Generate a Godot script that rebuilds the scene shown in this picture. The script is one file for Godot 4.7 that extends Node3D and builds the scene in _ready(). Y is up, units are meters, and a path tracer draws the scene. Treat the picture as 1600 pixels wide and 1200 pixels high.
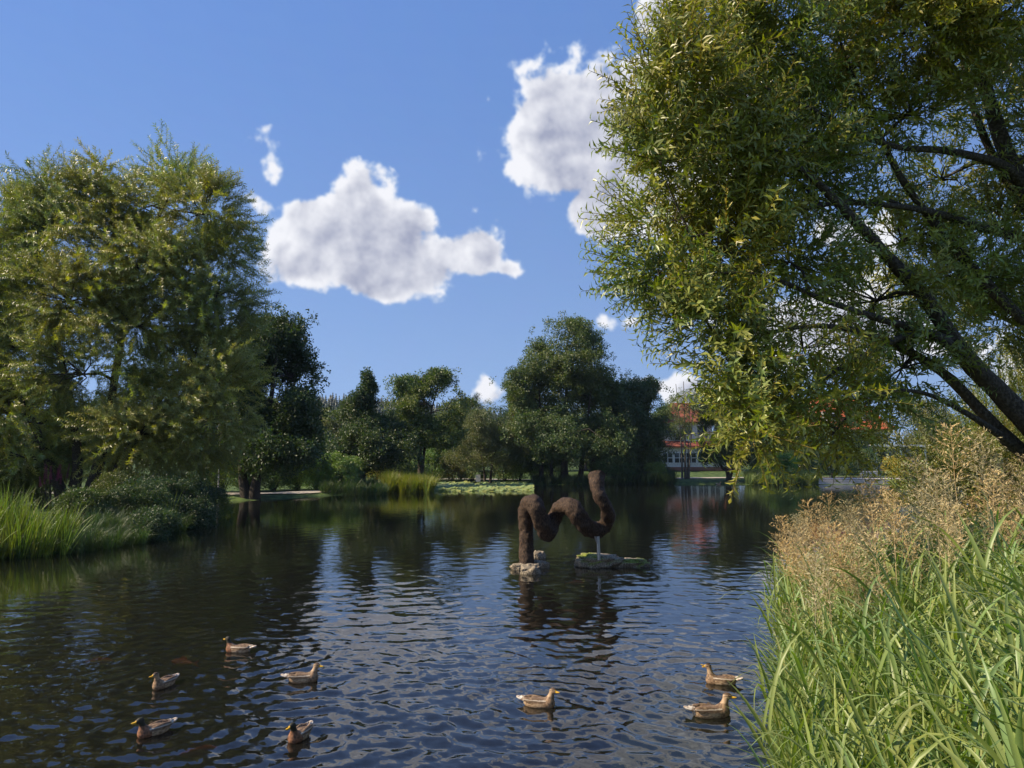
extends Node3D
# A park pond with ducks, a timber serpent sculpture, willows and houses beyond.
const F := 1203.0            # focal length in photo pixels (1600 x 1200)
const EYE := 2.5             # eye height above the water
const TILT := 0.0912         # camera pitched up (radians)
var rng := RandomNumberGenerator.new()
var M := {}
var shapes := {}
var noise := FastNoiseLite.new()
var pond := PackedVector2Array()
var taken := {}

# ---------------------------------------------------------------- pixels to places
func ray(px: float, py: float) -> Vector3:
	var v := Vector3((px - 800.0) / F, (600.0 - py) / F, -1.0)
	return v.rotated(Vector3.RIGHT, TILT)
func at(px: float, py: float, dist: float) -> Vector3:      # the point on that sight line dist metres ahead
	var r := ray(px, py)
	return Vector3(0, EYE, 0) + r * (dist / -r.z)
func on(px: float, py: float, y := 0.0) -> Vector3:          # the point where that sight line meets height y
	var r := ray(px, py)
	return Vector3(0, EYE, 0) + r * ((y - EYE) / r.y)

# ---------------------------------------------------------------- naming
func numbered(called: String) -> String:
	if not taken.has(called):
		taken[called] = 0
		return called
	taken[called] += 1
	return "%s_%03d" % [called, taken[called]]
func thing(called: String, label: String, category: String, where := Vector3.ZERO, turn := 0.0, group := "") -> Node3D:
	var o := Node3D.new()
	o.name = numbered(called)
	add_child(o)
	o.position = where
	o.rotation.y = turn
	tag(o, label, category, group)
	return o
func tag(o: Node, label: String, category := "", group := "", kind := "") -> void:
	o.set_meta("label", label)
	if category: o.set_meta("category", category)
	if group: o.set_meta("group", group)
	if kind: o.set_meta("kind", kind)
func put(called: String, mesh: Mesh, mat: Material, parent: Node, where := Vector3.ZERO, turn := Vector3.ZERO) -> MeshInstance3D:
	var o := MeshInstance3D.new()
	o.name = numbered(called) if parent == self else called
	o.mesh = mesh
	o.material_override = mat
	parent.add_child(o, true)
	o.position = where
	o.rotation = turn
	return o
func scatter(called: String, mesh: Mesh, mat: Material, parent: Node, xf: Array, cols: PackedColorArray) -> MultiMeshInstance3D:
	var m := MultiMesh.new()
	m.transform_format = MultiMesh.TRANSFORM_3D
	m.use_colors = true
	m.mesh = mesh
	m.instance_count = xf.size()
	for i in xf.size():
		m.set_instance_transform(i, xf[i])
		m.set_instance_color(i, cols[i])
	var o := MultiMeshInstance3D.new()
	o.name = numbered(called) if parent == self else called
	o.multimesh = m
	o.material_override = mat
	parent.add_child(o, true)
	return o

# ---------------------------------------------------------------- mesh collecting
class Soup:
	var v := PackedVector3Array()
	var n := PackedVector3Array()
	var c := PackedColorArray()
	var u := PackedVector2Array()
	var i := PackedInt32Array()
	func vert(p: Vector3, nn: Vector3, col := Color.WHITE, uv := Vector2.ZERO) -> int:
		v.append(p); n.append(nn); c.append(col); u.append(uv)
		return v.size() - 1
	func tri(a: int, b: int, d: int) -> void:
		i.append(a); i.append(b); i.append(d)
	func quad(a: Vector3, b: Vector3, d: Vector3, e: Vector3, col := Color.WHITE) -> void:   # clockwise seen from outside
		var nn := (d - a).cross(b - a).normalized()
		var k := v.size()
		for p in [a, b, d, e]: vert(p, nn, col)
		tri(k, k + 1, k + 2); tri(k, k + 2, k + 3)
	func box(lo: Vector3, hi: Vector3, col := Color.WHITE) -> void:
		var p := []
		for q in 8: p.append(Vector3(hi.x if q & 1 else lo.x, hi.y if q & 2 else lo.y, hi.z if q & 4 else lo.z))
		quad(p[4], p[6], p[7], p[5], col); quad(p[1], p[3], p[2], p[0], col)
		quad(p[5], p[7], p[3], p[1], col); quad(p[0], p[2], p[6], p[4], col)
		quad(p[6], p[2], p[3], p[7], col); quad(p[0], p[4], p[5], p[1], col)
	func tube(pts: Array, radii: Array, sides := 7, wob := 0.0, nz: FastNoiseLite = null, capped := false) -> void:
		var k := v.size()
		var side := Vector3.ZERO
		for a in pts.size():
			var t: Vector3 = (pts[mini(a + 1, pts.size() - 1)] - pts[maxi(a - 1, 0)]).normalized()
			if side == Vector3.ZERO:
				side = t.cross(Vector3(0.31, 0.2, 0.93)).normalized()
			side = (side - t * side.dot(t)).normalized()
			var up := t.cross(side)
			for s in sides + 1:
				var an := TAU * float(s % sides) / sides
				var d := side * cos(an) + up * sin(an)
				var r: float = radii[a]
				if nz: r *= 1.0 + wob * nz.get_noise_3dv((pts[a] + d * r) * 110.0)
				vert(pts[a] + d * r, d, Color.WHITE, Vector2(float(s) / sides, float(a)))
		for a in pts.size() - 1:
			for s in sides:
				var p := k + a * (sides + 1) + s
				var q := p + sides + 1
				tri(p, p + 1, q); tri(p + 1, q + 1, q)
		if nz:
			for a in pts.size():
				for s in sides + 1:
					var ro := k + a * (sides + 1)
					var al := v[k + mini(a + 1, pts.size() - 1) * (sides + 1) + s] - v[k + maxi(a - 1, 0) * (sides + 1) + s]
					var ac := v[ro + (s + 1) % sides] - v[ro + (s + sides - 1) % sides]
					var nn := ac.cross(al).normalized()
					n[ro + s] = nn if nn.dot(n[ro + s]) > 0.0 else -nn
		if capped:
			for e in [0, pts.size() - 1]:
				var row: int = k + int(e) * (sides + 1)
				var t2: Vector3 = (pts[1] - pts[0]) if e else (pts[0] - pts[1])
				t2 = (pts[e] - pts[e - 1]).normalized() if e else (pts[0] - pts[1]).normalized()
				var mid := vert(pts[e], t2)
				for s in sides:
					var a2 := vert(v[row + s], t2)
					var b2 := vert(v[row + s + 1], t2)
					if e: tri(mid, a2, b2)
					else: tri(mid, b2, a2)
	func done() -> ArrayMesh:
		for k in range(0, i.size(), 3):         # turn each face to the side its normals point to
			var p := v[i[k]]
			if (v[i[k + 2]] - p).cross(v[i[k + 1]] - p).dot(n[i[k]] + n[i[k + 1]] + n[i[k + 2]]) < 0.0:
				var t := i[k + 1]
				i[k + 1] = i[k + 2]
				i[k + 2] = t
		var a := []
		a.resize(Mesh.ARRAY_MAX)
		a[Mesh.ARRAY_VERTEX] = v; a[Mesh.ARRAY_NORMAL] = n; a[Mesh.ARRAY_COLOR] = c; a[Mesh.ARRAY_TEX_UV] = u; a[Mesh.ARRAY_INDEX] = i
		var m := ArrayMesh.new()
		m.add_surface_from_arrays(Mesh.PRIMITIVE_TRIANGLES, a)
		return m

# ---------------------------------------------------------------- materials
func lin(r: float, g: float, b: float) -> Color:
	return Color(r, g, b).linear_to_srgb()
func plain(r: float, g: float, b: float, rough := 0.8, spec := 0.4) -> StandardMaterial3D:
	var m := StandardMaterial3D.new()
	m.albedo_color = lin(r, g, b)
	m.roughness = rough
	m.metallic_specular = spec
	return m
func noise_tex(freq: float, octaves: int, a: Color, b: Color, seed_: int, size := 512, as_bump := false) -> NoiseTexture2D:
	var f := FastNoiseLite.new()
	f.seed = seed_
	f.frequency = freq
	f.fractal_octaves = octaves
	var t := NoiseTexture2D.new()
	t.width = size; t.height = size
	t.seamless = true
	t.noise = f
	if not as_bump:
		var g := Gradient.new()
		g.set_color(0, a); g.set_color(1, b)
		g.set_offset(0, 0.3); g.set_offset(1, 0.7)
		t.color_ramp = g
	return t
func grained(a: Color, b: Color, freq: float, scale_: float, rough: float, bump := 0.0, seed_ := 3) -> StandardMaterial3D:
	var m := StandardMaterial3D.new()
	m.albedo_texture = noise_tex(freq, 5, a, b, seed_)
	m.uv1_triplanar = true
	m.uv1_world_triplanar = true
	m.uv1_scale = Vector3.ONE * scale_
	m.roughness = rough
	m.metallic_specular = 0.35
	if bump > 0.0:
		m.heightmap_enabled = true
		m.heightmap_texture = noise_tex(freq * 1.6, 5, a, b, seed_ + 7, 512, true)
		m.heightmap_scale = bump
	return m
func leaf_mat(rough: float, back: Color, spec := 0.5) -> StandardMaterial3D:
	var m := StandardMaterial3D.new()
	m.vertex_color_use_as_albedo = true
	m.roughness = rough
	m.metallic_specular = spec
	m.backlight_enabled = true
	m.backlight = back
	m.cull_mode = BaseMaterial3D.CULL_DISABLED
	return m

func materials() -> void:
	M.leaf = leaf_mat(0.45, Color(0.75, 0.85, 0.3))
	M.willow = leaf_mat(0.36, Color(0.8, 0.88, 0.3), 0.55)
	M.blade = leaf_mat(0.42, Color(0.75, 0.85, 0.35), 0.5)
	M.dry = leaf_mat(0.8, Color(0.8, 0.7, 0.4), 0.3)
	M.petal = leaf_mat(0.7, Color(0.9, 0.7, 0.8), 0.3)
	M.bark = grained(lin(0.035, 0.028, 0.02), lin(0.11, 0.09, 0.07), 0.03, 1.3, 0.92, 2.0)
	M.grey_bark = grained(lin(0.09, 0.08, 0.065), lin(0.2, 0.18, 0.15), 0.03, 1.0, 0.9, 1.0, 11)
	M.timber = grained(lin(0.012, 0.008, 0.006), lin(0.12, 0.075, 0.045), 0.035, 1.0, 0.75, 1.6, 21)
	M.timber.uv1_scale = Vector3(2.6, 0.7, 2.6)
	M.stone = grained(lin(0.14, 0.11, 0.075), lin(0.45, 0.38, 0.27), 0.02, 2.6, 0.85, 1.5, 31)
	M.steel = plain(0.45, 0.44, 0.42, 0.35, 0.5)
	M.steel.metallic = 0.8
	M.ground = grained(lin(0.03, 0.055, 0.014), lin(0.1, 0.15, 0.035), 0.012, 0.21, 0.95, 3.0, 41)
	M.path = grained(lin(0.32, 0.28, 0.22), lin(0.48, 0.43, 0.35), 0.05, 0.8, 0.95, 0.4, 51)
	M.duck = StandardMaterial3D.new()
	M.duck.vertex_color_use_as_albedo = true
	M.duck.roughness = 0.6
	M.duck.metallic_specular = 0.35
	M.eye = plain(0.01, 0.008, 0.006, 0.1, 0.5)
	M.fish = plain(0.6, 0.11, 0.025, 0.4)
	M.white = plain(0.72, 0.71, 0.68, 0.6)
	M.wall = grained(lin(0.58, 0.56, 0.51), lin(0.72, 0.7, 0.65), 0.02, 0.4, 0.9, 0.0, 61)
	M.roof = grained(lin(0.2, 0.055, 0.034), lin(0.36, 0.12, 0.075), 0.06, 0.7, 0.85, 0.0, 71)
	M.red_roof = grained(lin(0.34, 0.075, 0.03), lin(0.52, 0.14, 0.06), 0.06, 0.7, 0.8, 0.0, 72)
	M.glass = plain(0.03, 0.035, 0.04, 0.05, 0.6)
	M.brick = plain(0.26, 0.13, 0.09, 0.9)
	M.grey_paint = plain(0.3, 0.31, 0.33, 0.7)
	M.boards = grained(lin(0.36, 0.32, 0.28), lin(0.58, 0.53, 0.48), 0.03, 1.1, 0.85, 0.3, 81)
	M.mud = plain(0.03, 0.024, 0.014, 0.95, 0.2)
	var w := StandardMaterial3D.new()
	w.albedo_color = Color(lin(0.008, 0.008, 0.006), 0.8)
	w.transparency = BaseMaterial3D.TRANSPARENCY_ALPHA
	w.roughness = 0.025
	w.metallic_specular = 0.5
	w.normal_enabled = true
	var f := FastNoiseLite.new()
	f.seed = 5; f.frequency = 0.02; f.fractal_octaves = 3
	var nt := NoiseTexture2D.new()
	nt.width = 512; nt.height = 512; nt.seamless = true; nt.noise = f
	nt.as_normal_map = true; nt.bump_strength = 3.0
	w.normal_texture = nt
	w.normal_scale = 0.09
	w.uv1_triplanar = true; w.uv1_world_triplanar = true
	w.uv1_scale = Vector3(0.35, 0.35, 0.75)
	M.water = w

# ---------------------------------------------------------------- sky
func fbm(px: float, py: float, k: FastNoiseLite) -> float:
	return k.get_noise_2d(px, py)
func make_sky() -> Sky:
	# clear air: a small picture of its colour by direction, enlarged
	var sun_to := Vector3(-0.773, 0.629, 0.081).normalized()
	var small := Image.create(256, 128, false, Image.FORMAT_RGBF)
	for y in 128:
		for x in 256:
			var el := PI * (0.5 - (y + 0.5) / 128.0)
			var az := TAU * ((x + 0.5) / 256.0 - 0.5)
			var d := Vector3(sin(az) * cos(el), sin(el), -cos(az) * cos(el))
			var h := pow(1.0 - clampf(d.y, 0.0, 1.0), 3.2)
			var c := Vector3(0.125, 0.255, 0.62).lerp(Vector3(0.36, 0.54, 0.86), h)
			var s := 0.5 + 0.5 * d.dot(sun_to)
			c *= 0.82 + 0.42 * s * s
			small.set_pixel(x, y, Color(minf(c.x, 0.96), minf(c.y, 0.97), minf(c.z, 0.985)).linear_to_srgb())
	small.convert(Image.FORMAT_RGB8)
	small.resize(4096, 2048, Image.INTERPOLATE_CUBIC)
	small.convert(Image.FORMAT_RGBA8)
	# cumulus: [x, y, rx, ry, weight] in photo pixels
	var blobs := [
		[560, 300, 58, 45, 1.0], [525, 345, 85, 55, 1.0], [600, 360, 75, 50, 1.0], [648, 342, 38, 32, 1.0], [470, 345, 45, 40, .8], [455, 415, 55, 40, 1.0], [425, 375, 32, 34, .8],
		[560, 405, 100, 48, 1.0], [620, 435, 80, 42, 1.0], [700, 405, 74, 46, 1.0], [750, 388, 50, 40, 1.0], [797, 422, 22, 15, .8], [414, 326, 22, 18, .75], [590, 455, 40, 20, .8],
		[880, 150, 95, 85, 1.0], [845, 235, 80, 75, 1.0], [925, 210, 110, 100, 1.0], [960, 290, 95, 75, 1.0], [925, 345, 45, 36, .9], [1010, 140, 80, 60, .9], [1045, 60, 60, 60, .8], [1025, 15, 60, 45, .8],
		[1010, 330, 80, 50, .9], [1090, 240, 110, 110, 1.0], [1150, 130, 80, 90, .7], [1250, 520, 130, 70, 1.0], [1340, 490, 90, 80, 1.0], [1340, 370, 70, 50, .9], [1420, 540, 80, 60, .9],
		[755, 592, 18, 22, .95], [768, 618, 26, 18, .8], [1075, 612, 52, 30, 1.0], [1008, 602, 36, 16, .9], [1140, 622, 70, 30, 1.0], [955, 502, 30, 17, .62], [986, 508, 16, 16, .6],
		[420, 245, 34, 42, .52], [383, 310, 20, 16, .5], [743, 327, 9, 9, .5], [1580, 560, 60, 60, .8]]
	var k1 := FastNoiseLite.new()
	k1.seed = 17; k1.frequency = 0.011; k1.fractal_octaves = 6; k1.fractal_gain = 0.55
	var k2 := FastNoiseLite.new()
	k2.seed = 23; k2.frequency = 0.028; k2.fractal_octaves = 4; k2.noise_type = FastNoiseLite.TYPE_CELLULAR
	k2.cellular_return_type = FastNoiseLite.RETURN_DISTANCE
	var k3 := FastNoiseLite.new()
	k3.seed = 29; k3.frequency = 0.007; k3.fractal_octaves = 3
	var wide := 956
	var tall := 470
	var patch := Image.create(wide, tall, false, Image.FORMAT_RGBA8)
	for y in tall:
		var el := deg_to_rad((tall - y - 0.5) * 180.0 / 2048.0)
		var py_lo := 1e9
		var py_hi := -1e9
		for x in [0, wide / 4, wide / 2, 3 * wide / 4, wide]:
			var az := deg_to_rad((x - wide / 2.0) * 360.0 / 4096.0)
			var d := Vector3(sin(az) * cos(el), sin(el), -cos(az) * cos(el)).rotated(Vector3.RIGHT, -TILT)
			py_lo = minf(py_lo, 600.0 + F * d.y / d.z)
			py_hi = maxf(py_hi, 600.0 + F * d.y / d.z)
		var near_row := []
		for b in blobs:
			if b[1] + b[3] * 1.35 + 32.0 > py_lo and b[1] - b[3] * 1.35 < py_hi + 2.0: near_row.append(b)
		for x in wide:
			var az := deg_to_rad((x + 0.5 - wide / 2.0) * 360.0 / 4096.0)
			var d := Vector3(sin(az) * cos(el), sin(el), -cos(az) * cos(el)).rotated(Vector3.RIGHT, -TILT)
			var px := 800.0 - F * d.x / d.z
			var py := 600.0 + F * d.y / d.z
			var s := 0.0
			var s2 := 0.0
			for b in near_row:
				if absf(px - 12.0 - b[0]) > b[2] * 1.35 + 14.0: continue
				var qx: float = (px - b[0]) / (b[2] * 1.35)
				var qy: float = (py - b[1]) / (b[3] * 1.35)
				var q := qx * qx + qy * qy
				if q < 1.0:
					s = maxf(s, 0.0) + (1.0 - q) * (1.0 - q) * b[4]
				qx = (px - 24.0 - b[0]) / (b[2] * 1.35)
				qy = (py - 30.0 - b[1]) / (b[3] * 1.35)
				q = qx * qx + qy * qy
				if q < 1.0: s2 += (1.0 - q) * (1.0 - q) * b[4]
			if s < 0.02: continue
			var n := k1.get_noise_2d(px, py)
			var bil := 0.5 + 0.5 * k2.get_noise_2d(px, py)
			s = minf(s, 1.25)
			var dens := s * 1.3 + n * 1.25 - bil * 0.3 - 0.3
			var n2 := k1.get_noise_2d(px - 12.0, py - 15.0)
			var dens2 := minf(s2, 1.25) * 1.3 + n2 * 1.25 - bil * 0.3 - 0.3
			var a := smoothstep(0.0, 0.55, dens)
			var n3 := k3.get_noise_2d(px, py)
			var t := clampf(0.97 - 0.66 * smoothstep(0.35, 1.25, s * 1.05 + n3 * 0.75 - 0.12) + 0.55 * (n - n2) + 0.2 * (minf(s, 1.25) - minf(s2, 1.25)), 0.0, 1.0)
			var c := Vector3(0.36, 0.39, 0.52).lerp(Vector3(0.88, 0.89, 0.94), t)
			a *= smoothstep(0.0, 50.0, minf(x, wide - x)) * smoothstep(0.0, 40.0, y)
			if a > 0.003:
				patch.set_pixel(x, y, Color(Color(c.x, c.y, c.z).linear_to_srgb(), a))
	for q in 4:
		var p2: Image = patch.duplicate()
		if q % 2: p2.flip_x()
		var x0 := (2048 - wide / 2 + q * 1024) % 4096
		small.blend_rect(p2, Rect2i(0, 0, wide, tall), Vector2i(x0, 1024 - tall))
		if x0 + wide > 4096: small.blend_rect(p2, Rect2i(4096 - x0, 0, wide - 4096 + x0, tall), Vector2i(0, 1024 - tall))
	small.convert(Image.FORMAT_RGB8)
	var turned := Image.create(4096, 2048, false, Image.FORMAT_RGB8)     # a panorama's first column looks along -z
	turned.blit_rect(small, Rect2i(2048, 0, 2048, 2048), Vector2i(0, 0))
	turned.blit_rect(small, Rect2i(0, 0, 2048, 2048), Vector2i(2048, 0))
	var m := PanoramaSkyMaterial.new()
	m.panorama = ImageTexture.create_from_image(turned)
	var sky := Sky.new()
	sky.sky_material = m
	return sky

# ---------------------------------------------------------------- ground and water
func shore(x: float, z: float) -> float:      # metres from the water's edge, negative over water
	var p := Vector2(x, z)
	var best := 1e9
	var n := pond.size()
	for k in n:
		var q := Geometry2D.get_closest_point_to_segment(p, pond[k], pond[(k + 1) % n])
		best = minf(best, p.distance_squared_to(q))
	best = sqrt(best)
	return -best if Geometry2D.is_point_in_polygon(p, pond) else best
func land(x: float, z: float) -> float:
	var s := shore(x, z)
	if s < 0.0: return -0.03 - 0.9 * smoothstep(0.0, 3.0, -s)
	var y := -0.03 + lerpf(0.45, 0.22, smoothstep(-30.0, -39.0, z)) * smoothstep(0.0, 1.6, s) + 0.008 * clampf(s - 1.0, 0.0, 60.0) + 0.05 * noise.get_noise_2d(x * 6.0, z * 6.0) * smoothstep(0.5, 3.0, s)
	y += 0.45 * smoothstep(9.0, 2.0, Vector2(x, z).length()) * smoothstep(0.2, 2.0, s)
	y += 29.0 * exp(-pow((x + 130.0) / 190.0, 2.0)) * smoothstep(-250.0, -470.0, z)
	return y
func spaced(lo: float, fine_lo: float, fine_hi: float, hi: float, step: float) -> PackedFloat32Array:
	var a := PackedFloat32Array()
	var left := []
	var p := fine_lo
	var s := step
	while p > lo:
		s *= 1.25
		p -= s
		left.append(maxf(p, lo))
	left.reverse()
	a.append_array(PackedFloat32Array(left))
	p = fine_lo
	while p < fine_hi:
		a.append(p)
		p += step
	s = step
	while p < hi:
		a.append(p)
		s *= 1.25
		p += s
	a.append(hi)
	return a
func build_ground() -> void:
	var xs := spaced(-900, -40, 42, 900, 0.7)
	var zs := spaced(-1200, -76, 6, 300, 0.7)
	var so := Soup.new()
	var nx := xs.size()
	for z in zs:
		for x in xs:
			so.vert(Vector3(x, land(x, z), z), Vector3.UP)
	for j in zs.size():
		for i in nx:
			var a := so.v[j * nx + maxi(i - 1, 0)]
			var b := so.v[j * nx + mini(i + 1, nx - 1)]
			var c := so.v[maxi(j - 1, 0) * nx + i]
			var d := so.v[mini(j + 1, zs.size() - 1) * nx + i]
			so.n[j * nx + i] = (d - c).cross(b - a).normalized()
	for j in zs.size() - 1:
		for i in nx - 1:
			var k := j * nx + i
			so.tri(k, k + 1, k + nx); so.tri(k + 1, k + nx + 1, k + nx)
	var g := put("ground", so.done(), M.ground, self)
	tag(g, "grassy banks and parkland around the pond", "", "", "structure")

var duck_spots := []
func wave(x: float, z: float, cell: float) -> float:
	var d := -z
	var calm := lerpf(1.0, 0.42, smoothstep(9.0, 20.0, d)) * lerpf(1.0, 0.4, smoothstep(22.0, 45.0, d))
	var h := 0.0
	h += 0.0135 * noise.get_noise_2d(x * 55.0, z * 130.0 + x * 18.0) * calm * smoothstep(0.42, 0.2, cell)
	h += 0.0075 * noise.get_noise_2d(x * 150.0 + 300.0, z * 290.0) * calm * smoothstep(0.2, 0.1, cell)
	var busy := smoothstep(13.0, 8.0, d)
	h += 0.011 * noise.get_noise_2d(x * 260.0 + z * 60.0, z * 330.0 - 90.0) * busy * smoothstep(0.14, 0.07, cell)
	for s in duck_spots:
		var r := Vector2(x - s.x, z - s.z).length()
		if r < 2.6: h += 0.0055 * cos(r * 24.0) * smoothstep(2.6, 0.3, r) * smoothstep(0.14, 0.07, cell)
	return h
func build_water() -> void:
	var zs := PackedFloat32Array()
	var z := 1.2
	while z < 72.0:
		zs.append(-z)
		z += maxf(0.035, 0.0075 * z)
	var xs := spaced(-32, -7.5, 7.5, 40, 0.05)
	var so := Soup.new()
	var nx := xs.size()
	for j in zs.size():
		var cell := maxf(0.035, 0.0075 * -zs[j])
		for i in nx:
			var cx := xs[mini(i + 1, nx - 1)] - xs[maxi(i - 1, 0)]
			so.vert(Vector3(xs[i], wave(xs[i], zs[j], maxf(cell, cx * 0.5)), zs[j]), Vector3.UP)
	for j in zs.size():
		for i in nx:
			var a := so.v[j * nx + maxi(i - 1, 0)]
			var b := so.v[j * nx + mini(i + 1, nx - 1)]
			var c := so.v[maxi(j - 1, 0) * nx + i]
			var d := so.v[mini(j + 1, zs.size() - 1) * nx + i]
			so.n[j * nx + i] = (b - a).cross(d - c).normalized()
	for j in zs.size() - 1:
		for i in nx - 1:
			var k := j * nx + i
			so.tri(k, k + nx, k + 1); so.tri(k + 1, k + nx, k + nx + 1)
	var w := put("water", so.done(), M.water, self)
	tag(w, "dark rippled pond water mirroring sky and trees", "", "", "structure")
	var bed := Soup.new()
	for p in pond: bed.vert(Vector3(p.x, -0.4, p.y), Vector3.UP)
	bed.i = Geometry2D.triangulate_polygon(pond)
	var bo := put("pond_bed", bed.done(), M.mud, self)
	tag(bo, "dark muddy bed under the pond water", "", "", "structure")

func ribbon(called: String, pts: Array, width: float, mat: Material, label: String) -> void:
	var cv := Curve3D.new()
	for p in pts: cv.add_point(Vector3(p[0], 0, p[1]))
	for k in range(1, pts.size() - 1):
		var t := (cv.get_point_position(k + 1) - cv.get_point_position(k - 1)) * 0.18
		cv.set_point_in(k, -t); cv.set_point_out(k, t)
	var so := Soup.new()
	var n := int(cv.get_baked_length() / 0.5)
	for k in n + 1:
		var p := cv.sample_baked(k * 0.5)
		var t := (cv.sample_baked(k * 0.5 + 0.3) - cv.sample_baked(k * 0.5 - 0.3)).normalized()
		var sd := Vector3(-t.z, 0, t.x)
		for e in [-1.0, -0.33, 0.33, 1.0]:
			var q: Vector3 = p + sd * width * 0.5 * e
			so.vert(Vector3(q.x, land(q.x, q.z) + 0.045, q.z), Vector3.UP)
		if k:
			var b := k * 4
			for e in 3:
				so.tri(b + e - 4, b + e, b + e + 1); so.tri(b + e - 4, b + e + 1, b + e - 3)
	var o := put(called, so.done(), mat, self)
	tag(o, label, "", "", "structure")

# ---------------------------------------------------------------- leaves
func add_leaf(so: Soup, p: Vector3, dir: Vector3, nor: Vector3, length: float, width: float, col: Color, bend := 0.15) -> void:
	var side := dir.cross(nor).normalized()
	nor = side.cross(dir).normalized()
	var a := so.vert(p, nor, col)
	var mid := p + dir * length * 0.45
	var b := so.vert(mid + side * width * 0.5 + nor * width * 0.2, (nor - side * 0.35).normalized(), col)
	var c := so.vert(mid - side * width * 0.5 + nor * width * 0.2, (nor + side * 0.35).normalized(), col)
	var m := so.vert(mid, nor, col)
	var e := so.vert(p + dir * length - nor * length * bend, nor, col)
	so.tri(a, b, m); so.tri(a, m, c); so.tri(b, e, m); so.tri(m, e, c)
func rdir() -> Vector3:
	var z := rng.randf_range(-1, 1)
	var a := rng.randf() * TAU
	var r := sqrt(1.0 - z * z)
	return Vector3(r * cos(a), z, r * sin(a))
func clump_mesh(count: int, radius: float, ll: float, lw: float) -> ArrayMesh:     # a leafy spray, pointing along +y
	var so := Soup.new()
	for k in count:
		var d := rdir()
		d.y = absf(d.y) * 0.7 + 0.1 * d.y
		var p := d * radius * pow(rng.randf(), 0.6)
		var dir := (d + rdir() * 0.8).normalized()
		var nor := (Vector3.UP + rdir() * 0.9).normalized()
		if absf(nor.dot(dir)) > 0.95: nor = Vector3.RIGHT
		var t := rng.randf_range(0.78, 1.22)
		add_leaf(so, p, dir, nor, ll * rng.randf_range(0.7, 1.25), lw * rng.randf_range(0.8, 1.2), Color(t * rng.randf_range(0.92, 1.12), t, t * rng.randf_range(0.8, 1.1)))
	return so.done()
func twig_mesh(count: int, length: float, ll: float, lw: float) -> ArrayMesh:       # a willow shoot along +y with narrow leaves
	var so := Soup.new()
	var pts := []
	var bow := Vector3(rng.randf_range(-0.2, 0.2), 0, rng.randf_range(-0.2, 0.2)) * length
	for k in 5:
		var t := k / 4.0
		pts.append(Vector3.UP * length * t + bow * t * t)
	so.tube(pts, [0.005, 0.0045, 0.004, 0.003, 0.002], 3)
	for k in so.c.size(): so.c[k] = Color(0.8, 0.62, 0.5)
	for k in count:
		var t := (k + rng.randf()) / count
		var p := Vector3.UP * length * t + bow * t * t
		var an := k * 2.4 + rng.randf_range(-0.5, 0.5)
		var out := Vector3(cos(an), 0, sin(an))
		var dir := (out * rng.randf_range(0.5, 1.0) + Vector3.UP * rng.randf_range(0.35, 1.0)).normalized()
		var nor := (Vector3.UP - out * 0.4 + rdir() * 0.5).normalized()
		var v := rng.randf_range(0.75, 1.25)
		var pale := 1.0 if rng.randf() < 0.7 else 1.5
		add_leaf(so, p, dir, nor, ll * rng.randf_range(0.65, 1.2), lw * rng.randf_range(0.8, 1.25), Color(v * pale * rng.randf_range(0.9, 1.15), v * pale, v * pale * (1.0 if pale == 1.0 else 1.5)), rng.randf_range(0.0, 0.3))
	return so.done()

func basis_along(d: Vector3, roll: float, s: float) -> Basis:
	var x := d.cross(Vector3(0.13, 0.31, 0.94)).normalized()
	var b := Basis(x, d, x.cross(d))
	return (b * Basis(Vector3.UP, roll)).scaled_local(Vector3.ONE * s)

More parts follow.
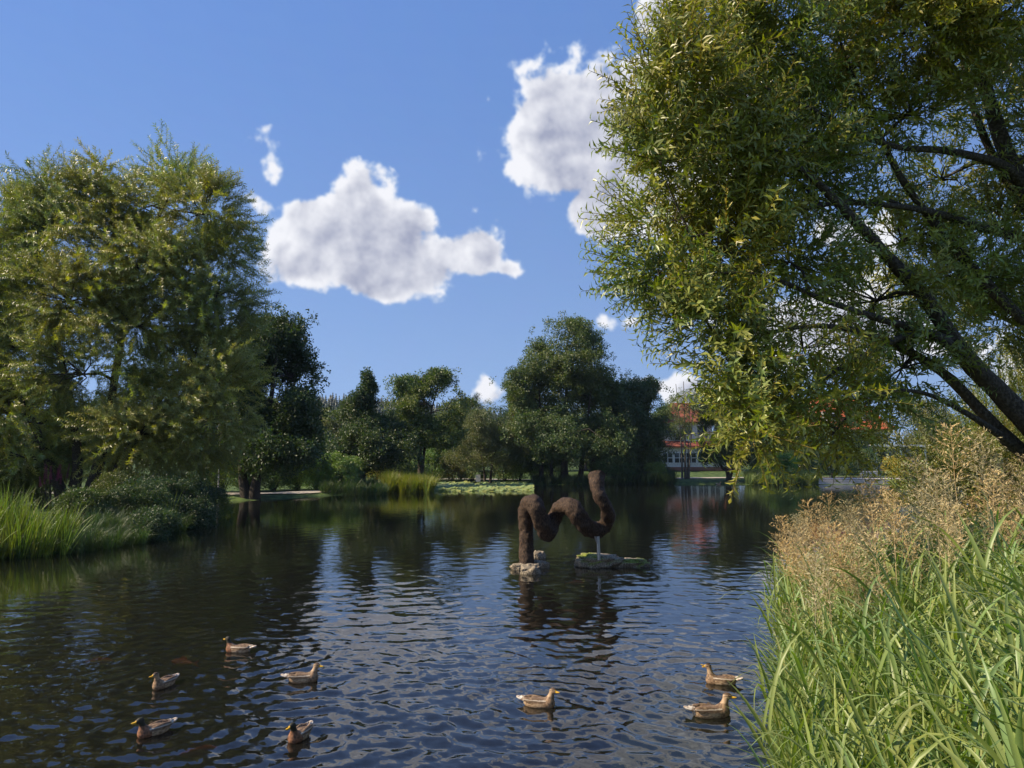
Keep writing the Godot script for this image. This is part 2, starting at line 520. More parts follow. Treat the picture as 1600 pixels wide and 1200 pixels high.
# limbs: [[points], r0, r1]; lobes: [centre, radii, share]
func grow(o: Node3D, limbs: Array, lobes: Array, opt: Dictionary) -> void:
	var so := Soup.new()
	var pts_all := []
	for l in limbs:
		var cv := Curve3D.new()
		var ps: Array = l[0]
		for p in ps: cv.add_point(p)
		for k in range(1, ps.size() - 1):
			var t: Vector3 = (ps[k + 1] - ps[k - 1]) * 0.2
			cv.set_point_in(k, -t); cv.set_point_out(k, t)
		var n := maxi(4, int(cv.get_baked_length() / opt.get("seg", 0.5)))
		var run := []
		var rad := []
		for k in n + 1:
			var t := float(k) / n
			run.append(cv.sample_baked(cv.get_baked_length() * t))
			var flare: float = 1.0 + 0.5 * pow(1.0 - t, 8.0)
			rad.append(lerpf(l[1], l[2], pow(t, 0.8)) * flare)
			pts_all.append([run[-1], rad[-1], t])
		so.tube(run, rad, opt.get("sides", 8), 0.25, noise)
	var xf := []
	var cols := PackedColorArray()
	var total := 0.0
	for b in lobes:
		total += pow(b[1].x * b[1].y * b[1].z, 0.667) * b[2]
	var base: Color = opt.col
	var droop: float = opt.get("droop", 0.0)
	var size: float = opt.size
	var gap: float = opt.get("gap", -0.25)
	var gf: float = opt.get("gap_freq", 9.0)
	for b in lobes:
		var c: Vector3 = b[0]
		var rr: Vector3 = b[1]
		# a branch from the nearest limb, then boughs to the lobe's rim
		var best = null
		var bd := 1e9
		for q in pts_all:
			var dd: float = q[0].distance_to(c) + (3.0 if q[2] < opt.get("bare", 0.3) else 0.0) + maxf(0.0, q[0].y - c.y) * 0.7
			if dd < bd:
				bd = dd; best = q
		var r0: float = minf(best[1] * 0.7, 0.018 * rr.length() + 0.012)
		var midp: Vector3 = best[0].lerp(c, 0.5) + Vector3(0, 0.12 * best[0].distance_to(c), 0) + rdir() * 0.08 * best[0].distance_to(c)
		so.tube([best[0], best[0].lerp(midp, 0.55), midp, midp.lerp(c, 0.55), c], [r0, r0 * 0.9, r0 * 0.75, r0 * 0.62, r0 * 0.5], 5)
		var boughs := []
		for k in int(opt.get("boughs", 8)):
			var d := rdir()
			d.y = d.y * 0.8 + 0.15
			var e := c + d * rr * rng.randf_range(0.75, 1.0)
			var mm := c.lerp(e, 0.5) + rdir() * 0.1 * rr.length() + Vector3(0, 0.06 * rr.length(), 0)
			so.tube([c, c.lerp(mm, 0.6), mm, mm.lerp(e, 0.6), e], [r0 * 0.5, r0 * 0.42, r0 * 0.34, r0 * 0.22, r0 * 0.1], 4)
			boughs.append([c, mm, e])
		var n := int(opt.n * pow(rr.x * rr.y * rr.z, 0.667) * b[2] / total)
		var tone := rng.randf_range(0.86, 1.14)
		var warm: float = rng.randf_range(-1.0, 1.0) * opt.get("warm", 0.1)
		for k in n:
			var p: Vector3
			var d := rdir()
			if rng.randf() < 0.4:
				var bo: Array = boughs[rng.randi() % boughs.size()]
				var t := sqrt(rng.randf()) * 1.05
				p = bo[0].lerp(bo[1], t * 2.0) if t < 0.5 else bo[1].lerp(bo[2], t * 2.0 - 1.0)
				p += rdir() * rr.length() * 0.1
			else:
				p = c + d * rr * (0.45 + 0.6 * sqrt(rng.randf())) * (1.0 + 0.75 * noise.get_noise_3dv(d * 75.0 + c * 37.0))
			if noise.get_noise_3dv(p * gf) < gap: continue
			var out := ((p - c) / rr)
			out = (out.normalized() if out.length() > 0.01 else d) + Vector3(0, 0.35 - droop, 0) + rdir() * 0.55
			xf.append(Transform3D(basis_along(out.normalized(), rng.randf() * TAU, size * rng.randf_range(0.7, 1.3)), p))
			var v := tone * rng.randf_range(0.78, 1.22)
			var tint: float = warm + rng.randf_range(-0.12, 0.12)       # by chance, leaf by leaf
			cols.append(Color(base.r * v * (1.0 + tint * 1.4), base.g * v * (1.0 + tint * 0.5), base.b * v * (1.0 - tint)))
	put("trunk", so.done(), opt.get("bark", M.bark), o)
	var cr := scatter("crown", opt.mesh, opt.mat, o, xf, cols)
	cr.set_meta("kind", "stuff")
	cr.set_meta("label", opt.get("crown_label", "leafy crown with gaps between its boughs"))

# a tree across the water, its lobes traced in photo pixels: [x, y, rx, ry, depth, share]
func far_tree(called: String, label: String, group: String, dist: float, stems: Array, lobes: Array, opt: Dictionary) -> Node3D:
	var foot: Array = stems[0]
	var b := at(foot[0][0], foot[0][1], dist)
	b.y = land(b.x, b.z) - 0.1
	var o := thing(called, label, "tree", b, 0.0, group)
	var limbs := []
	for s in stems:
		var pts := []
		for k in s.size() - 1:
			var p := at(s[k][0], s[k][1], dist)
			if k == 0: p.y = land(p.x, p.z) - 0.1
			pts.append(p - b)
		limbs.append([pts, s[-1], s[-1] * 0.3])
	var ls := []
	for l in lobes:
		var dz: float = l[4] if l.size() > 4 else rng.randf_range(-1.0, 1.0) * (l[2] + l[3]) * 0.4 * dist / F
		var rx: float = l[2] * 1.08 * dist / F
		var ry: float = l[3] * 1.08 * dist / F
		ls.append([at(l[0], l[1], dist + dz) - b, Vector3(rx, ry, (rx + ry) * 0.5), l[5] if l.size() > 5 else 1.0])
	grow(o, limbs, ls, opt)
	return o

func bush(called: String, label: String, group: String, where: Vector3, w: float, h: float, n: int, col: Color, mesh: Mesh, size := 0.8, mat: Material = null) -> Node3D:
	where.y = land(where.x, where.z) - 0.05
	var o := thing(called, label, "bush", where, 0.0, group)
	var so := Soup.new()
	var ends := []
	for k in 9:
		var a := rng.randf() * TAU
		var e := Vector3(cos(a) * w * 0.4 * rng.randf(), h * rng.randf_range(0.55, 0.85), sin(a) * w * 0.4 * rng.randf())
		so.tube([Vector3(e.x * 0.15, 0, e.z * 0.15), e * Vector3(0.5, 0.55, 0.5), e], [0.035, 0.025, 0.01], 4)
		ends.append(e)
	put("stem", so.done(), M.bark, o)
	var xf := []
	var cols := PackedColorArray()
	for k in n:
		var p: Vector3
		if k % 2:
			p = ends[rng.randi() % ends.size()] + rdir() * Vector3(w * 0.24, h * 0.24, w * 0.24) * sqrt(rng.randf())
		else:
			var d := rdir()
			d.y = absf(d.y)
			p = Vector3(0, h * 0.12, 0) + d * Vector3(w * 0.5, h * 0.8, w * 0.5) * (0.5 + 0.5 * sqrt(rng.randf()))
			if noise.get_noise_3dv((p + where) * 30.0) < -0.15: continue
		p.y = maxf(p.y, 0.05)
		var out := (p * Vector3(1, 0.6, 1) + Vector3(0, 0.5, 0) * h * 0.3 + rdir() * 0.4 * w * 0.5).normalized()
		xf.append(Transform3D(basis_along(out, rng.randf() * TAU, size * rng.randf_range(0.6, 1.3)), p))
		var v := rng.randf_range(0.72, 1.25)
		var tint := rng.randf_range(-0.15, 0.2)
		cols.append(Color(col.r * v * (1.0 + tint), col.g * v, col.b * v * (1.0 - tint)))
	var f := scatter("foliage", mesh, mat if mat else M.leaf, o, xf, cols)
	f.set_meta("kind", "stuff")
	return o

# ---------------------------------------------------------------- grasses
func blade(so: Soup, p: Vector3, lean: Vector3, length: float, width: float, droop: float, col: Color, steps := 6, start_up := 1.0) -> void:
	var q := p
	var dir := (Vector3.UP * start_up + lean).normalized()
	var side := dir.cross(Vector3(lean.z, 0.05, -lean.x).cross(Vector3.UP) + Vector3(0.01, 0, 0.02)).normalized()
	if lean.length() > 0.01: side = Vector3.UP.cross(lean).normalized()
	side = side.rotated(dir, rng.randf_range(-0.7, 0.7))
	var k := so.v.size()
	var st := length / steps
	for s in steps + 1:
		var t := float(s) / steps
		var w := width * (0.55 + 0.9 * t) if t < 0.4 else width * 0.91 * (1.0 - pow((t - 0.4) / 0.6, 1.7))
		w = maxf(w, width * 0.04)
		var nor := side.cross(dir).normalized()
		so.vert(q + side * w * 0.5, (nor + side * 0.4).normalized(), col)
		so.vert(q - side * w * 0.5, (nor - side * 0.4).normalized(), col)
		dir = (dir + (Vector3.DOWN + lean * 0.6) * droop * st / length * (0.3 + 1.7 * t)).normalized()
		q += dir * st
	for s in steps:
		var a := k + s * 2
		so.tri(a, a + 2, a + 1); so.tri(a + 1, a + 2, a + 3)
func reed_mesh(height: float, leaves: int) -> ArrayMesh:
	var so := Soup.new()
	var lean := Vector3(rng.randf_range(-0.12, 0.12), 0, rng.randf_range(-0.12, 0.12))
	var pts := []
	for k in 5:
		var t := k / 4.0
		pts.append(Vector3(0, height * 0.8 * t, 0) + lean * height * t * t)
	so.tube(pts, [0.0045, 0.004, 0.0035, 0.003, 0.002], 4)
	for k in so.c.size(): so.c[k] = Color(1.15, 1.05, 0.8)
	for k in leaves:
		var t := 0.12 + 0.88 * (k + rng.randf() * 0.6) / leaves
		var p := Vector3(0, height * 0.8 * t, 0) + lean * height * t * t
		var an := k * 2.6 + rng.randf_range(-0.6, 0.6)
		var out := Vector3(cos(an), 0, sin(an)) * rng.randf_range(0.25, 0.6)
		var v := rng.randf_range(0.75, 1.2)
		var col := Color(v * rng.randf_range(0.9, 1.15), v, v * rng.randf_range(0.7, 1.2))
		if rng.randf() < 0.07: col = Color(2.3, 1.5, 0.9)
		blade(so, p, out, height * rng.randf_range(0.32, 0.5), rng.randf_range(0.015, 0.027), rng.randf_range(0.4, 2.2), col, 7, 1.3)
	return so.done()
func tuft_mesh(count: int, height: float, width: float, spread: float, droop: float) -> ArrayMesh:
	var so := Soup.new()
	for k in count:
		var a := rng.randf() * TAU
		var out := Vector3(cos(a), 0, sin(a))
		var v := rng.randf_range(0.75, 1.25)
		blade(so, out * spread * rng.randf() * 0.4, out * rng.randf_range(0.05, 0.4), height * rng.randf_range(0.6, 1.1), width, droop * rng.randf_range(0.3, 1.2), Color(v * rng.randf_range(0.9, 1.15), v, v * rng.randf_range(0.7, 1.1)), 5, 1.2)
	return so.done()
func panicle_mesh() -> ArrayMesh:
	var so := Soup.new()
	so.tube([Vector3.ZERO, Vector3(0.005, 0.35, 0), Vector3(0.02, 0.7, 0.01)], [0.0028, 0.0022, 0.001], 3)
	for w in 9:
		var y := 0.34 + w * 0.04
		var reach := 0.13 * sin(PI * clampf((w + 1.5) / 10.5, 0, 1)) + 0.015
		for k in 5:
			var a := k * 1.256 + w * 0.7 + rng.randf_range(-0.3, 0.3)
			var d := Vector3(cos(a), rng.randf_range(0.3, 0.9), sin(a)).normalized()
			var p0 := Vector3(0.01, y, 0.005)
			so.tube([p0, p0 + d * reach], [0.0011, 0.0006], 3)
			for s in 5:
				var p := p0 + d * reach * (0.35 + 0.16 * s)
				var sd := (d + rdir() * 0.9).normalized()
				add_leaf(so, p, sd, (rdir() + Vector3(0.01, 0, 0)).normalized(), 0.026, 0.007, Color(1, 1, 1) * rng.randf_range(0.7, 1.3))
	return so.done()

func grass_bed(called: String, label: String, category: String, meshes: Array, mat: Material, spots: Array, col: Color, lean: Vector3, smin: float, smax: float, group := "") -> Node3D:
	var o := thing(called, label, category, Vector3.ZERO, 0.0, group)
	o.set_meta("kind", "stuff")
	var xfs := []
	var cs := []
	for m in meshes:
		xfs.append([]); cs.append(PackedColorArray())
	for p in spots:
		var w := rng.randi() % meshes.size()
		var d := (Vector3.UP + lean * rng.randf_range(0.3, 1.3) + rdir() * 0.14).normalized()
		xfs[w].append(Transform3D(basis_along(d, rng.randf() * TAU, rng.randf_range(smin, smax)), p))
		var v := rng.randf_range(0.75, 1.2)
		var tint := rng.randf_range(-0.12, 0.18)
		cs[w].append(Color(col.r * v * (1.0 + tint), col.g * v, col.b * v * (1.0 - tint)))
	for w in meshes.size():
		if xfs[w].size():
			var g := scatter("blades", meshes[w], mat, o, xfs[w], cs[w])
			g.set_meta("kind", "stuff")
	return o

# ---------------------------------------------------------------- surface nets
func surface_nets(lo: Vector3, hi: Vector3, cell: float, field: Callable, paint: Callable) -> ArrayMesh:
	var nx := int((hi.x - lo.x) / cell) + 2
	var ny := int((hi.y - lo.y) / cell) + 2
	var nz := int((hi.z - lo.z) / cell) + 2
	var val := PackedFloat32Array()
	val.resize(nx * ny * nz)
	for z in nz:
		for y in ny:
			for x in nx:
				val[(z * ny + y) * nx + x] = field.call(lo + Vector3(x, y, z) * cell)
	var so := Soup.new()
	var id := PackedInt32Array()
	id.resize(nx * ny * nz)
	id.fill(-1)
	var off := [0, 1, nx, nx + 1, nx * ny, nx * ny + 1, nx * ny + nx, nx * ny + nx + 1]
	var edges := [[0, 1], [2, 3], [4, 5], [6, 7], [0, 2], [1, 3], [4, 6], [5, 7], [0, 4], [1, 5], [2, 6], [3, 7]]
	for z in nz - 1:
		for y in ny - 1:
			for x in nx - 1:
				var k := (z * ny + y) * nx + x
				var mask := 0
				for c in 8:
					if val[k + off[c]] < 0.0: mask |= 1 << c
				if mask == 0 or mask == 255: continue
				var sum := Vector3.ZERO
				var cnt := 0
				for e in edges:
					var a: float = val[k + off[e[0]]]
					var b: float = val[k + off[e[1]]]
					if (a < 0.0) != (b < 0.0):
						var t := a / (a - b)
						var pa := Vector3(e[0] & 1, (e[0] >> 1) & 1, e[0] >> 2)
						var pb := Vector3(e[1] & 1, (e[1] >> 1) & 1, e[1] >> 2)
						sum += pa.lerp(pb, t)
						cnt += 1
				var p := lo + (Vector3(x, y, z) + sum / cnt) * cell
				var h := cell * 0.7
				var g := Vector3(field.call(p + Vector3(h, 0, 0)) - field.call(p - Vector3(h, 0, 0)), field.call(p + Vector3(0, h, 0)) - field.call(p - Vector3(0, h, 0)), field.call(p + Vector3(0, 0, h)) - field.call(p - Vector3(0, 0, h))).normalized()
				id[k] = so.vert(p, g, paint.call(p, g))
	for z in range(1, nz - 1):
		for y in range(1, ny - 1):
			for x in range(1, nx - 1):
				var k := (z * ny + y) * nx + x
				var ins := val[k] < 0.0
				var dirs := [[1, nx, nx * ny], [nx, nx * ny, 1], [nx * ny, 1, nx]]
				for d in dirs:
					if ins == (val[k + d[0]] < 0.0): continue
					var a := id[k]
					var b := id[k - d[1]]
					var c := id[k - d[1] - d[2]]
					var e := id[k - d[2]]
					if a < 0 or b < 0 or c < 0 or e < 0: continue
					if ins:
						so.tri(a, c, b); so.tri(a, e, c)
					else:
						so.tri(a, b, c); so.tri(a, c, e)
	return so.done()
func ell(p: Vector3, c: Vector3, r: Vector3) -> float:
	var q := (p - c) / r
	var l := q.length()
	return (l - 1.0) * minf(r.x, minf(r.y, r.z)) if l < 0.2 else l * (l - 1.0) / (q / r).length()
func cone(p: Vector3, a: Vector3, b: Vector3, ra: float, rb: float) -> float:
	var t := clampf((p - a).dot(b - a) / (b - a).length_squared(), 0.0, 1.0)
	return p.distance_to(a.lerp(b, t)) - lerpf(ra, rb, t)
func smin(a: float, b: float, k: float) -> float:
	var h := clampf(0.5 + 0.5 * (b - a) / k, 0.0, 1.0)
	return lerpf(b, a, h) - k * h * (1.0 - h)

# ---------------------------------------------------------------- ducks (forward is +x, water at y = 0)
func duck_mesh(turn: float, raised: float, gape: bool, drake: bool) -> ArrayMesh:
	var neck0 := Vector3(0.125, 0.055, 0)
	var head := Vector3(0.17 + 0.02 * (1.0 - raised), 0.2 + 0.03 * raised, 0.0)
	var fwd := Vector3(cos(turn), 0.22 * raised - 0.1 * (1.0 - raised), -sin(turn)).normalized()
	var side := Vector3.UP.cross(fwd).normalized()
	var up := fwd.cross(side)
	var local := func(p: Vector3) -> Vector3:
		var q := p - head
		return Vector3(q.dot(fwd), q.dot(up), q.dot(side))
	var field := func(p: Vector3) -> float:
		var s := Vector3(p.x, p.y, absf(p.z))
		var d := ell(p, Vector3(-0.01, 0.03, 0), Vector3(0.205, 0.078, 0.095))
		d = smin(d, ell(p, Vector3(0.115, 0.045, 0), Vector3(0.085, 0.075, 0.075)), 0.04)
		# tail, flat and lifted
		var tq := (p - Vector3(-0.2, 0.062, 0)).rotated(Vector3.BACK, 0.33)
		d = smin(d, ell(tq, Vector3(-0.03, 0, 0), Vector3(0.1, 0.02, 0.052)), 0.03)
		# folded wings with their tips crossing above the tail
		var wq := (s - Vector3(-0.05, 0.075, 0.068)).rotated(Vector3.BACK, 0.1).rotated(Vector3.RIGHT, 0.35)
		d = smin(d, ell(wq, Vector3.ZERO, Vector3(0.16, 0.042, 0.026)), 0.012)
		d = smin(d, cone(s, Vector3(-0.15, 0.09, 0.045), Vector3(-0.255, 0.108, 0.012), 0.018, 0.005), 0.012)
		# neck and head
		d = smin(d, cone(p, neck0, head - Vector3(0, 0.02, 0) - fwd * 0.012, 0.054, 0.032), 0.045)
		var h: Vector3 = local.call(p)
		d = smin(d, ell(h, Vector3(0.0, 0.002, 0), Vector3(0.047, 0.037, 0.032)), 0.018)
		d = smin(d, ell(h, Vector3(0.03, -0.008, 0), Vector3(0.03, 0.021, 0.02)), 0.015)
		var uq := h
		var lq := h
		if gape:
			uq = (h - Vector3(0.04, 0, 0)).rotated(Vector3.BACK, -0.22) + Vector3(0.04, 0, 0)
			lq = (h - Vector3(0.04, 0, 0)).rotated(Vector3.BACK, 0.2) + Vector3(0.04, 0, 0)
		var bill := ell(uq, Vector3(0.073, -0.012, 0), Vector3(0.04, 0.008 + 0.006 * clampf((0.09 - uq.x) * 20.0, 0.0, 1.0), 0.0165))
		bill = minf(bill, ell(lq, Vector3(0.066, -0.022, 0), Vector3(0.035, 0.006, 0.013)))
		return smin(d, bill, 0.006)
	var brown := Color(0.24, 0.15, 0.085)
	var dark := Color(0.05, 0.034, 0.022)
	var buff := Color(0.52, 0.37, 0.22)
	var paint := func(p: Vector3, _g: Vector3) -> Color:
		var h: Vector3 = local.call(p)
		var n1: float = noise.get_noise_3dv(p * 1500.0)
		var n2: float = noise.get_noise_3dv(Vector3(p.x * 900.0, p.y * 2200.0, p.z * 2200.0) + Vector3(50, 0, 0))
		if h.x > 0.047 and h.length() < 0.14:
			return Color(0.62, 0.36, 0.03) if h.x < 0.1 else Color(0.42, 0.26, 0.04)
		if h.length() < 0.062 or (p.y > 0.14 and p.x > 0.08):
			if drake: return Color(0.03, 0.04, 0.025).lerp(dark, 0.5 + 0.5 * n1)
			if h.y > 0.016 or (absf(h.y - 0.003) < 0.006 and h.x > -0.03): return dark.lerp(brown, 0.2 + 0.2 * n1)
			return buff.lerp(brown, clampf(0.4 + 0.6 * n1, 0, 1))
		var s := absf(p.z)
		if p.x < -0.2:
			return Color(0.68, 0.62, 0.52).lerp(brown, clampf(0.35 + n2 * 1.5 + (0.3 if s < 0.02 else 0.0), 0, 1))
		if p.y > 0.062 and p.x < 0.1 and p.x > -0.2:          # back and folded wings
			var edge := clampf(n2 * 2.4 + 0.1, 0.0, 1.0)
			if s > 0.05 and absf(p.y - 0.088) < 0.006: return Color(0.5, 0.42, 0.32)
			return dark.lerp(buff, edge * 0.55).lerp(brown, 0.4)
		if p.x > 0.08:
			var chest := Color(0.32, 0.15, 0.075) if drake else Color(0.36, 0.23, 0.13)
			return chest.lerp(dark, clampf(0.3 + n1 * 1.2, 0, 0.8))
		return buff.lerp(brown, clampf(0.45 + n2 * 1.8, 0, 1))
	return surface_nets(Vector3(-0.34, -0.06, -0.125), Vector3(0.31, 0.285, 0.125), 0.0085, field, paint)
func duck(mesh_: Mesh, turn_head: float, raised: float, where: Vector3, heading: float, label: String, s := 1.0) -> void:
	var o := thing("mallard_duck", label, "duck", where, heading, "mallards swimming on the pond")
	o.scale = Vector3.ONE * s * 0.76
	put("body", mesh_, M.duck, o)
	var head := Vector3(0.17 + 0.02 * (1.0 - raised), 0.2 + 0.03 * raised, 0.0)
	var fwd := Vector3(cos(turn_head), 0.22 * raised - 0.1 * (1.0 - raised), -sin(turn_head)).normalized()
	var side := Vector3.UP.cross(fwd).normalized()
	for q in [-1.0, 1.0]:
		put("eye", shapes.eye, M.eye, o, head + fwd * 0.017 + Vector3(0, 0.01, 0) + side * 0.0275 * q)

# ---------------------------------------------------------------- stones and sculpture
func rock_mesh(size: Vector3, seed_: int, moss := 0.0) -> ArrayMesh:
	var sp := SphereMesh.new()
	sp.radius = 0.5; sp.height = 1.0; sp.radial_segments = 36; sp.rings = 20
	var a := sp.get_mesh_arrays()
	var so := Soup.new()
	var off := Vector3(seed_ * 13.7, seed_ * 5.1, seed_ * 9.3)
	for p in a[Mesh.ARRAY_VERTEX]:
		var d: Vector3 = p.normalized()
		var r := 0.5 + 0.17 * noise.get_noise_3dv(d * 70.0 + off) + 0.08 * noise.get_noise_3dv(d * 190.0 + off)
		var q := Vector3(signf(d.x) * pow(absf(d.x), 0.75), signf(d.y) * pow(absf(d.y), 0.62), signf(d.z) * pow(absf(d.z), 0.75)) * r
		so.vert(q * size, d)
	so.i = a[Mesh.ARRAY_INDEX]
	var nn := PackedVector3Array()
	nn.resize(so.v.size())
	for k in range(0, so.i.size(), 3):
		var f := (so.v[so.i[k + 2]] - so.v[so.i[k]]).cross(so.v[so.i[k + 1]] - so.v[so.i[k]])
		for e in 3: nn[so.i[k + e]] += f
	for k in so.v.size():
		so.n[k] = nn[k].normalized()
		var mo := 0.0
		if moss > 0.0 and so.n[k].y > 0.3: mo = clampf((noise.get_noise_3dv(so.v[k] * 45.0 + off) + moss - 0.5) * 4.0, 0.0, 1.0)
		var t := 0.9 + 0.4 * noise.get_noise_3dv(so.v[k] * 120.0)
		so.c[k] = Color(1, 1, 1).lerp(Color(0.6, 0.85, 0.2), mo) * t
	return so.done()

func sculpture() -> void:
	var d := 17.2
	var base := on(824, 884)
	var o := thing("serpent_sculpture", "dark carved timber serpent sculpture looping up out of the pond on stones", "sculpture", base)
	var path := []
	var wid := []
	for q in [[823, 897, 11], [822, 862, 11.5], [822, 828, 11.5], [822, 803, 12], [825, 790, 12.5], [832, 786, 13], [839, 798, 13], [847, 816, 13.2], [855, 833, 13.8], [862, 821, 12], [868, 805, 11.6], [875, 794, 12], [884, 790, 12.6], [893, 792, 12.8], [901, 803, 13], [910, 817, 13], [919, 826, 13], [932, 829, 12.6], [944, 823, 11.6], [950, 811, 10.6], [949, 798, 10], [943, 785, 9.6], [936, 773, 9.6], [932, 759, 11], [932, 744, 13.6]]:
		path.append(q)
		wid.append(q[2])
	var cv := Curve3D.new()
	for k in path.size():
		var p := at(path[k][0], path[k][1], d + 0.22 * sin(k * 0.8)) - base
		cv.add_point(p)
	for k in range(1, path.size() - 1):
		var t := (cv.get_point_position(k + 1) - cv.get_point_position(k - 1)) * 0.09
		cv.set_point_in(k, -t); cv.set_point_out(k, t)
	var pts := []
	var rad := []
	for k in range(0, (path.size() - 1) * 8 + 1):
		var s := k / 8.0
		pts.append(cv.samplef(s))
		var i := int(minf(s, path.size() - 2))
		rad.append(lerpf(wid[i], wid[i + 1], s - i) * d / F)
	var so := Soup.new()
	var hewn := FastNoiseLite.new()
	hewn.seed = 4; hewn.frequency = 0.03; hewn.fractal_octaves = 4; hewn.fractal_gain = 0.6
	so.tube(pts, rad, 40, 0.3, hewn, true)
	put("body", so.done(), M.timber, o)
	var p := Soup.new()
	var a := at(934, 838, d) - base
	var b := at(936, 875, d) - base
	p.tube([a, b], [0.035, 0.035], 10)
	p.tube([a + Vector3(-0.07, 0, 0.05), b.lerp(a, 0.6)], [0.018, 0.018], 8)
	put("support_pole", p.done(), M.steel, o)
	M.rock = M.stone.duplicate()
	M.rock.vertex_color_use_as_albedo = true
	var stones := [[811, 889, .34, .2, "small pale stone at the foot of the timber serpent's upright end"], [829, 895, .46, .3, "dark wet boulder in front of the timber serpent's upright end"], [842, 886, .4, .24, "rounded stone beside the timber serpent's upright end"], [840, 872, .32, .3, "broken stone behind the timber serpent's upright end"]]
	for k in stones.size():
		var s: Array = stones[k]
		var w := on(s[0], s[1])
		var r := put("stone", rock_mesh(Vector3(s[2], s[3], s[2] * 0.9), 3 + k), M.rock, self, w + Vector3(0, 0.02, 0), Vector3(0, k * 1.3, 0))
		tag(r, s[4], "stone", "stones standing in the pond")
	var slab := put("stone", rock_mesh(Vector3(1.02, 0.36, 0.8), 12, 0.55), M.rock, self, on(935, 884) + Vector3(0, 0.07, 0))
	tag(slab, "broad mossy slab holding the serpent's metal pole", "stone", "stones standing in the pond")
	slab = put("stone", rock_mesh(Vector3(0.85, 0.24, 0.6), 15, 0.6), M.rock, self, on(982, 884) + Vector3(0, 0.04, 0))
	tag(slab, "low flat mossy stone lying beside the broad slab", "stone", "stones standing in the pond")

# ---------------------------------------------------------------- houses, pier, bench
func window_at(parent: Node, lo: Vector3, w: float, h: float, cols_: int, rows: int, mat: Material) -> void:
	var so := Soup.new()
	var t := 0.07
	for k in cols_ + 1:
		var x := lerpf(0, w, float(k) / cols_)
		so.box(Vector3(x - t / 2, 0, 0), Vector3(x + t / 2, h, 0.09))
	for k in rows + 1:
		var y := lerpf(0, h, float(k) / rows)
		so.box(Vector3(-t / 2, y - t / 2, 0.003), Vector3(w + t / 2, y + t / 2, 0.087))
	var f := put("window", so.done(), mat, parent, lo)
	for k in cols_:
		for r in rows:
			var g := Soup.new()
			g.box(Vector3(w * k / cols_, h * r / rows, 0.02), Vector3(w * (k + 1) / cols_, h * (r + 1) / rows, 0.04))
			put("pane", g.done(), M.glass, f)
func roof_mesh(w: float, dp: float, h: float, over: float, hip: float) -> ArrayMesh:
	var so := Soup.new()
	var x := w / 2 + over
	var z := dp / 2 + over
	var a := Vector3(-x, 0, z); var b := Vector3(x, 0, z); var c := Vector3(x, 0, -z); var d := Vector3(-x, 0, -z)
	var e := Vector3(-x + hip, h, 0); var f := Vector3(x - hip, h, 0)
	so.quad(a, e, f, b); so.quad(c, f, e, d)
	so.quad(b, f, f + Vector3(0.001, 0, 0), c); so.quad(d, e, e + Vector3(0.001, 0, 0), a)
	so.quad(a, b, c, d)
	so.box(Vector3(-x, -0.18, -z), Vector3(x, -0.003, z))
	return so.done()
func box_mesh(w: float, h: float, d: float) -> ArrayMesh:
	var so := Soup.new()
	so.box(Vector3(-w / 2, 0, -d / 2), Vector3(w / 2, h, d / 2))
	return so.done()
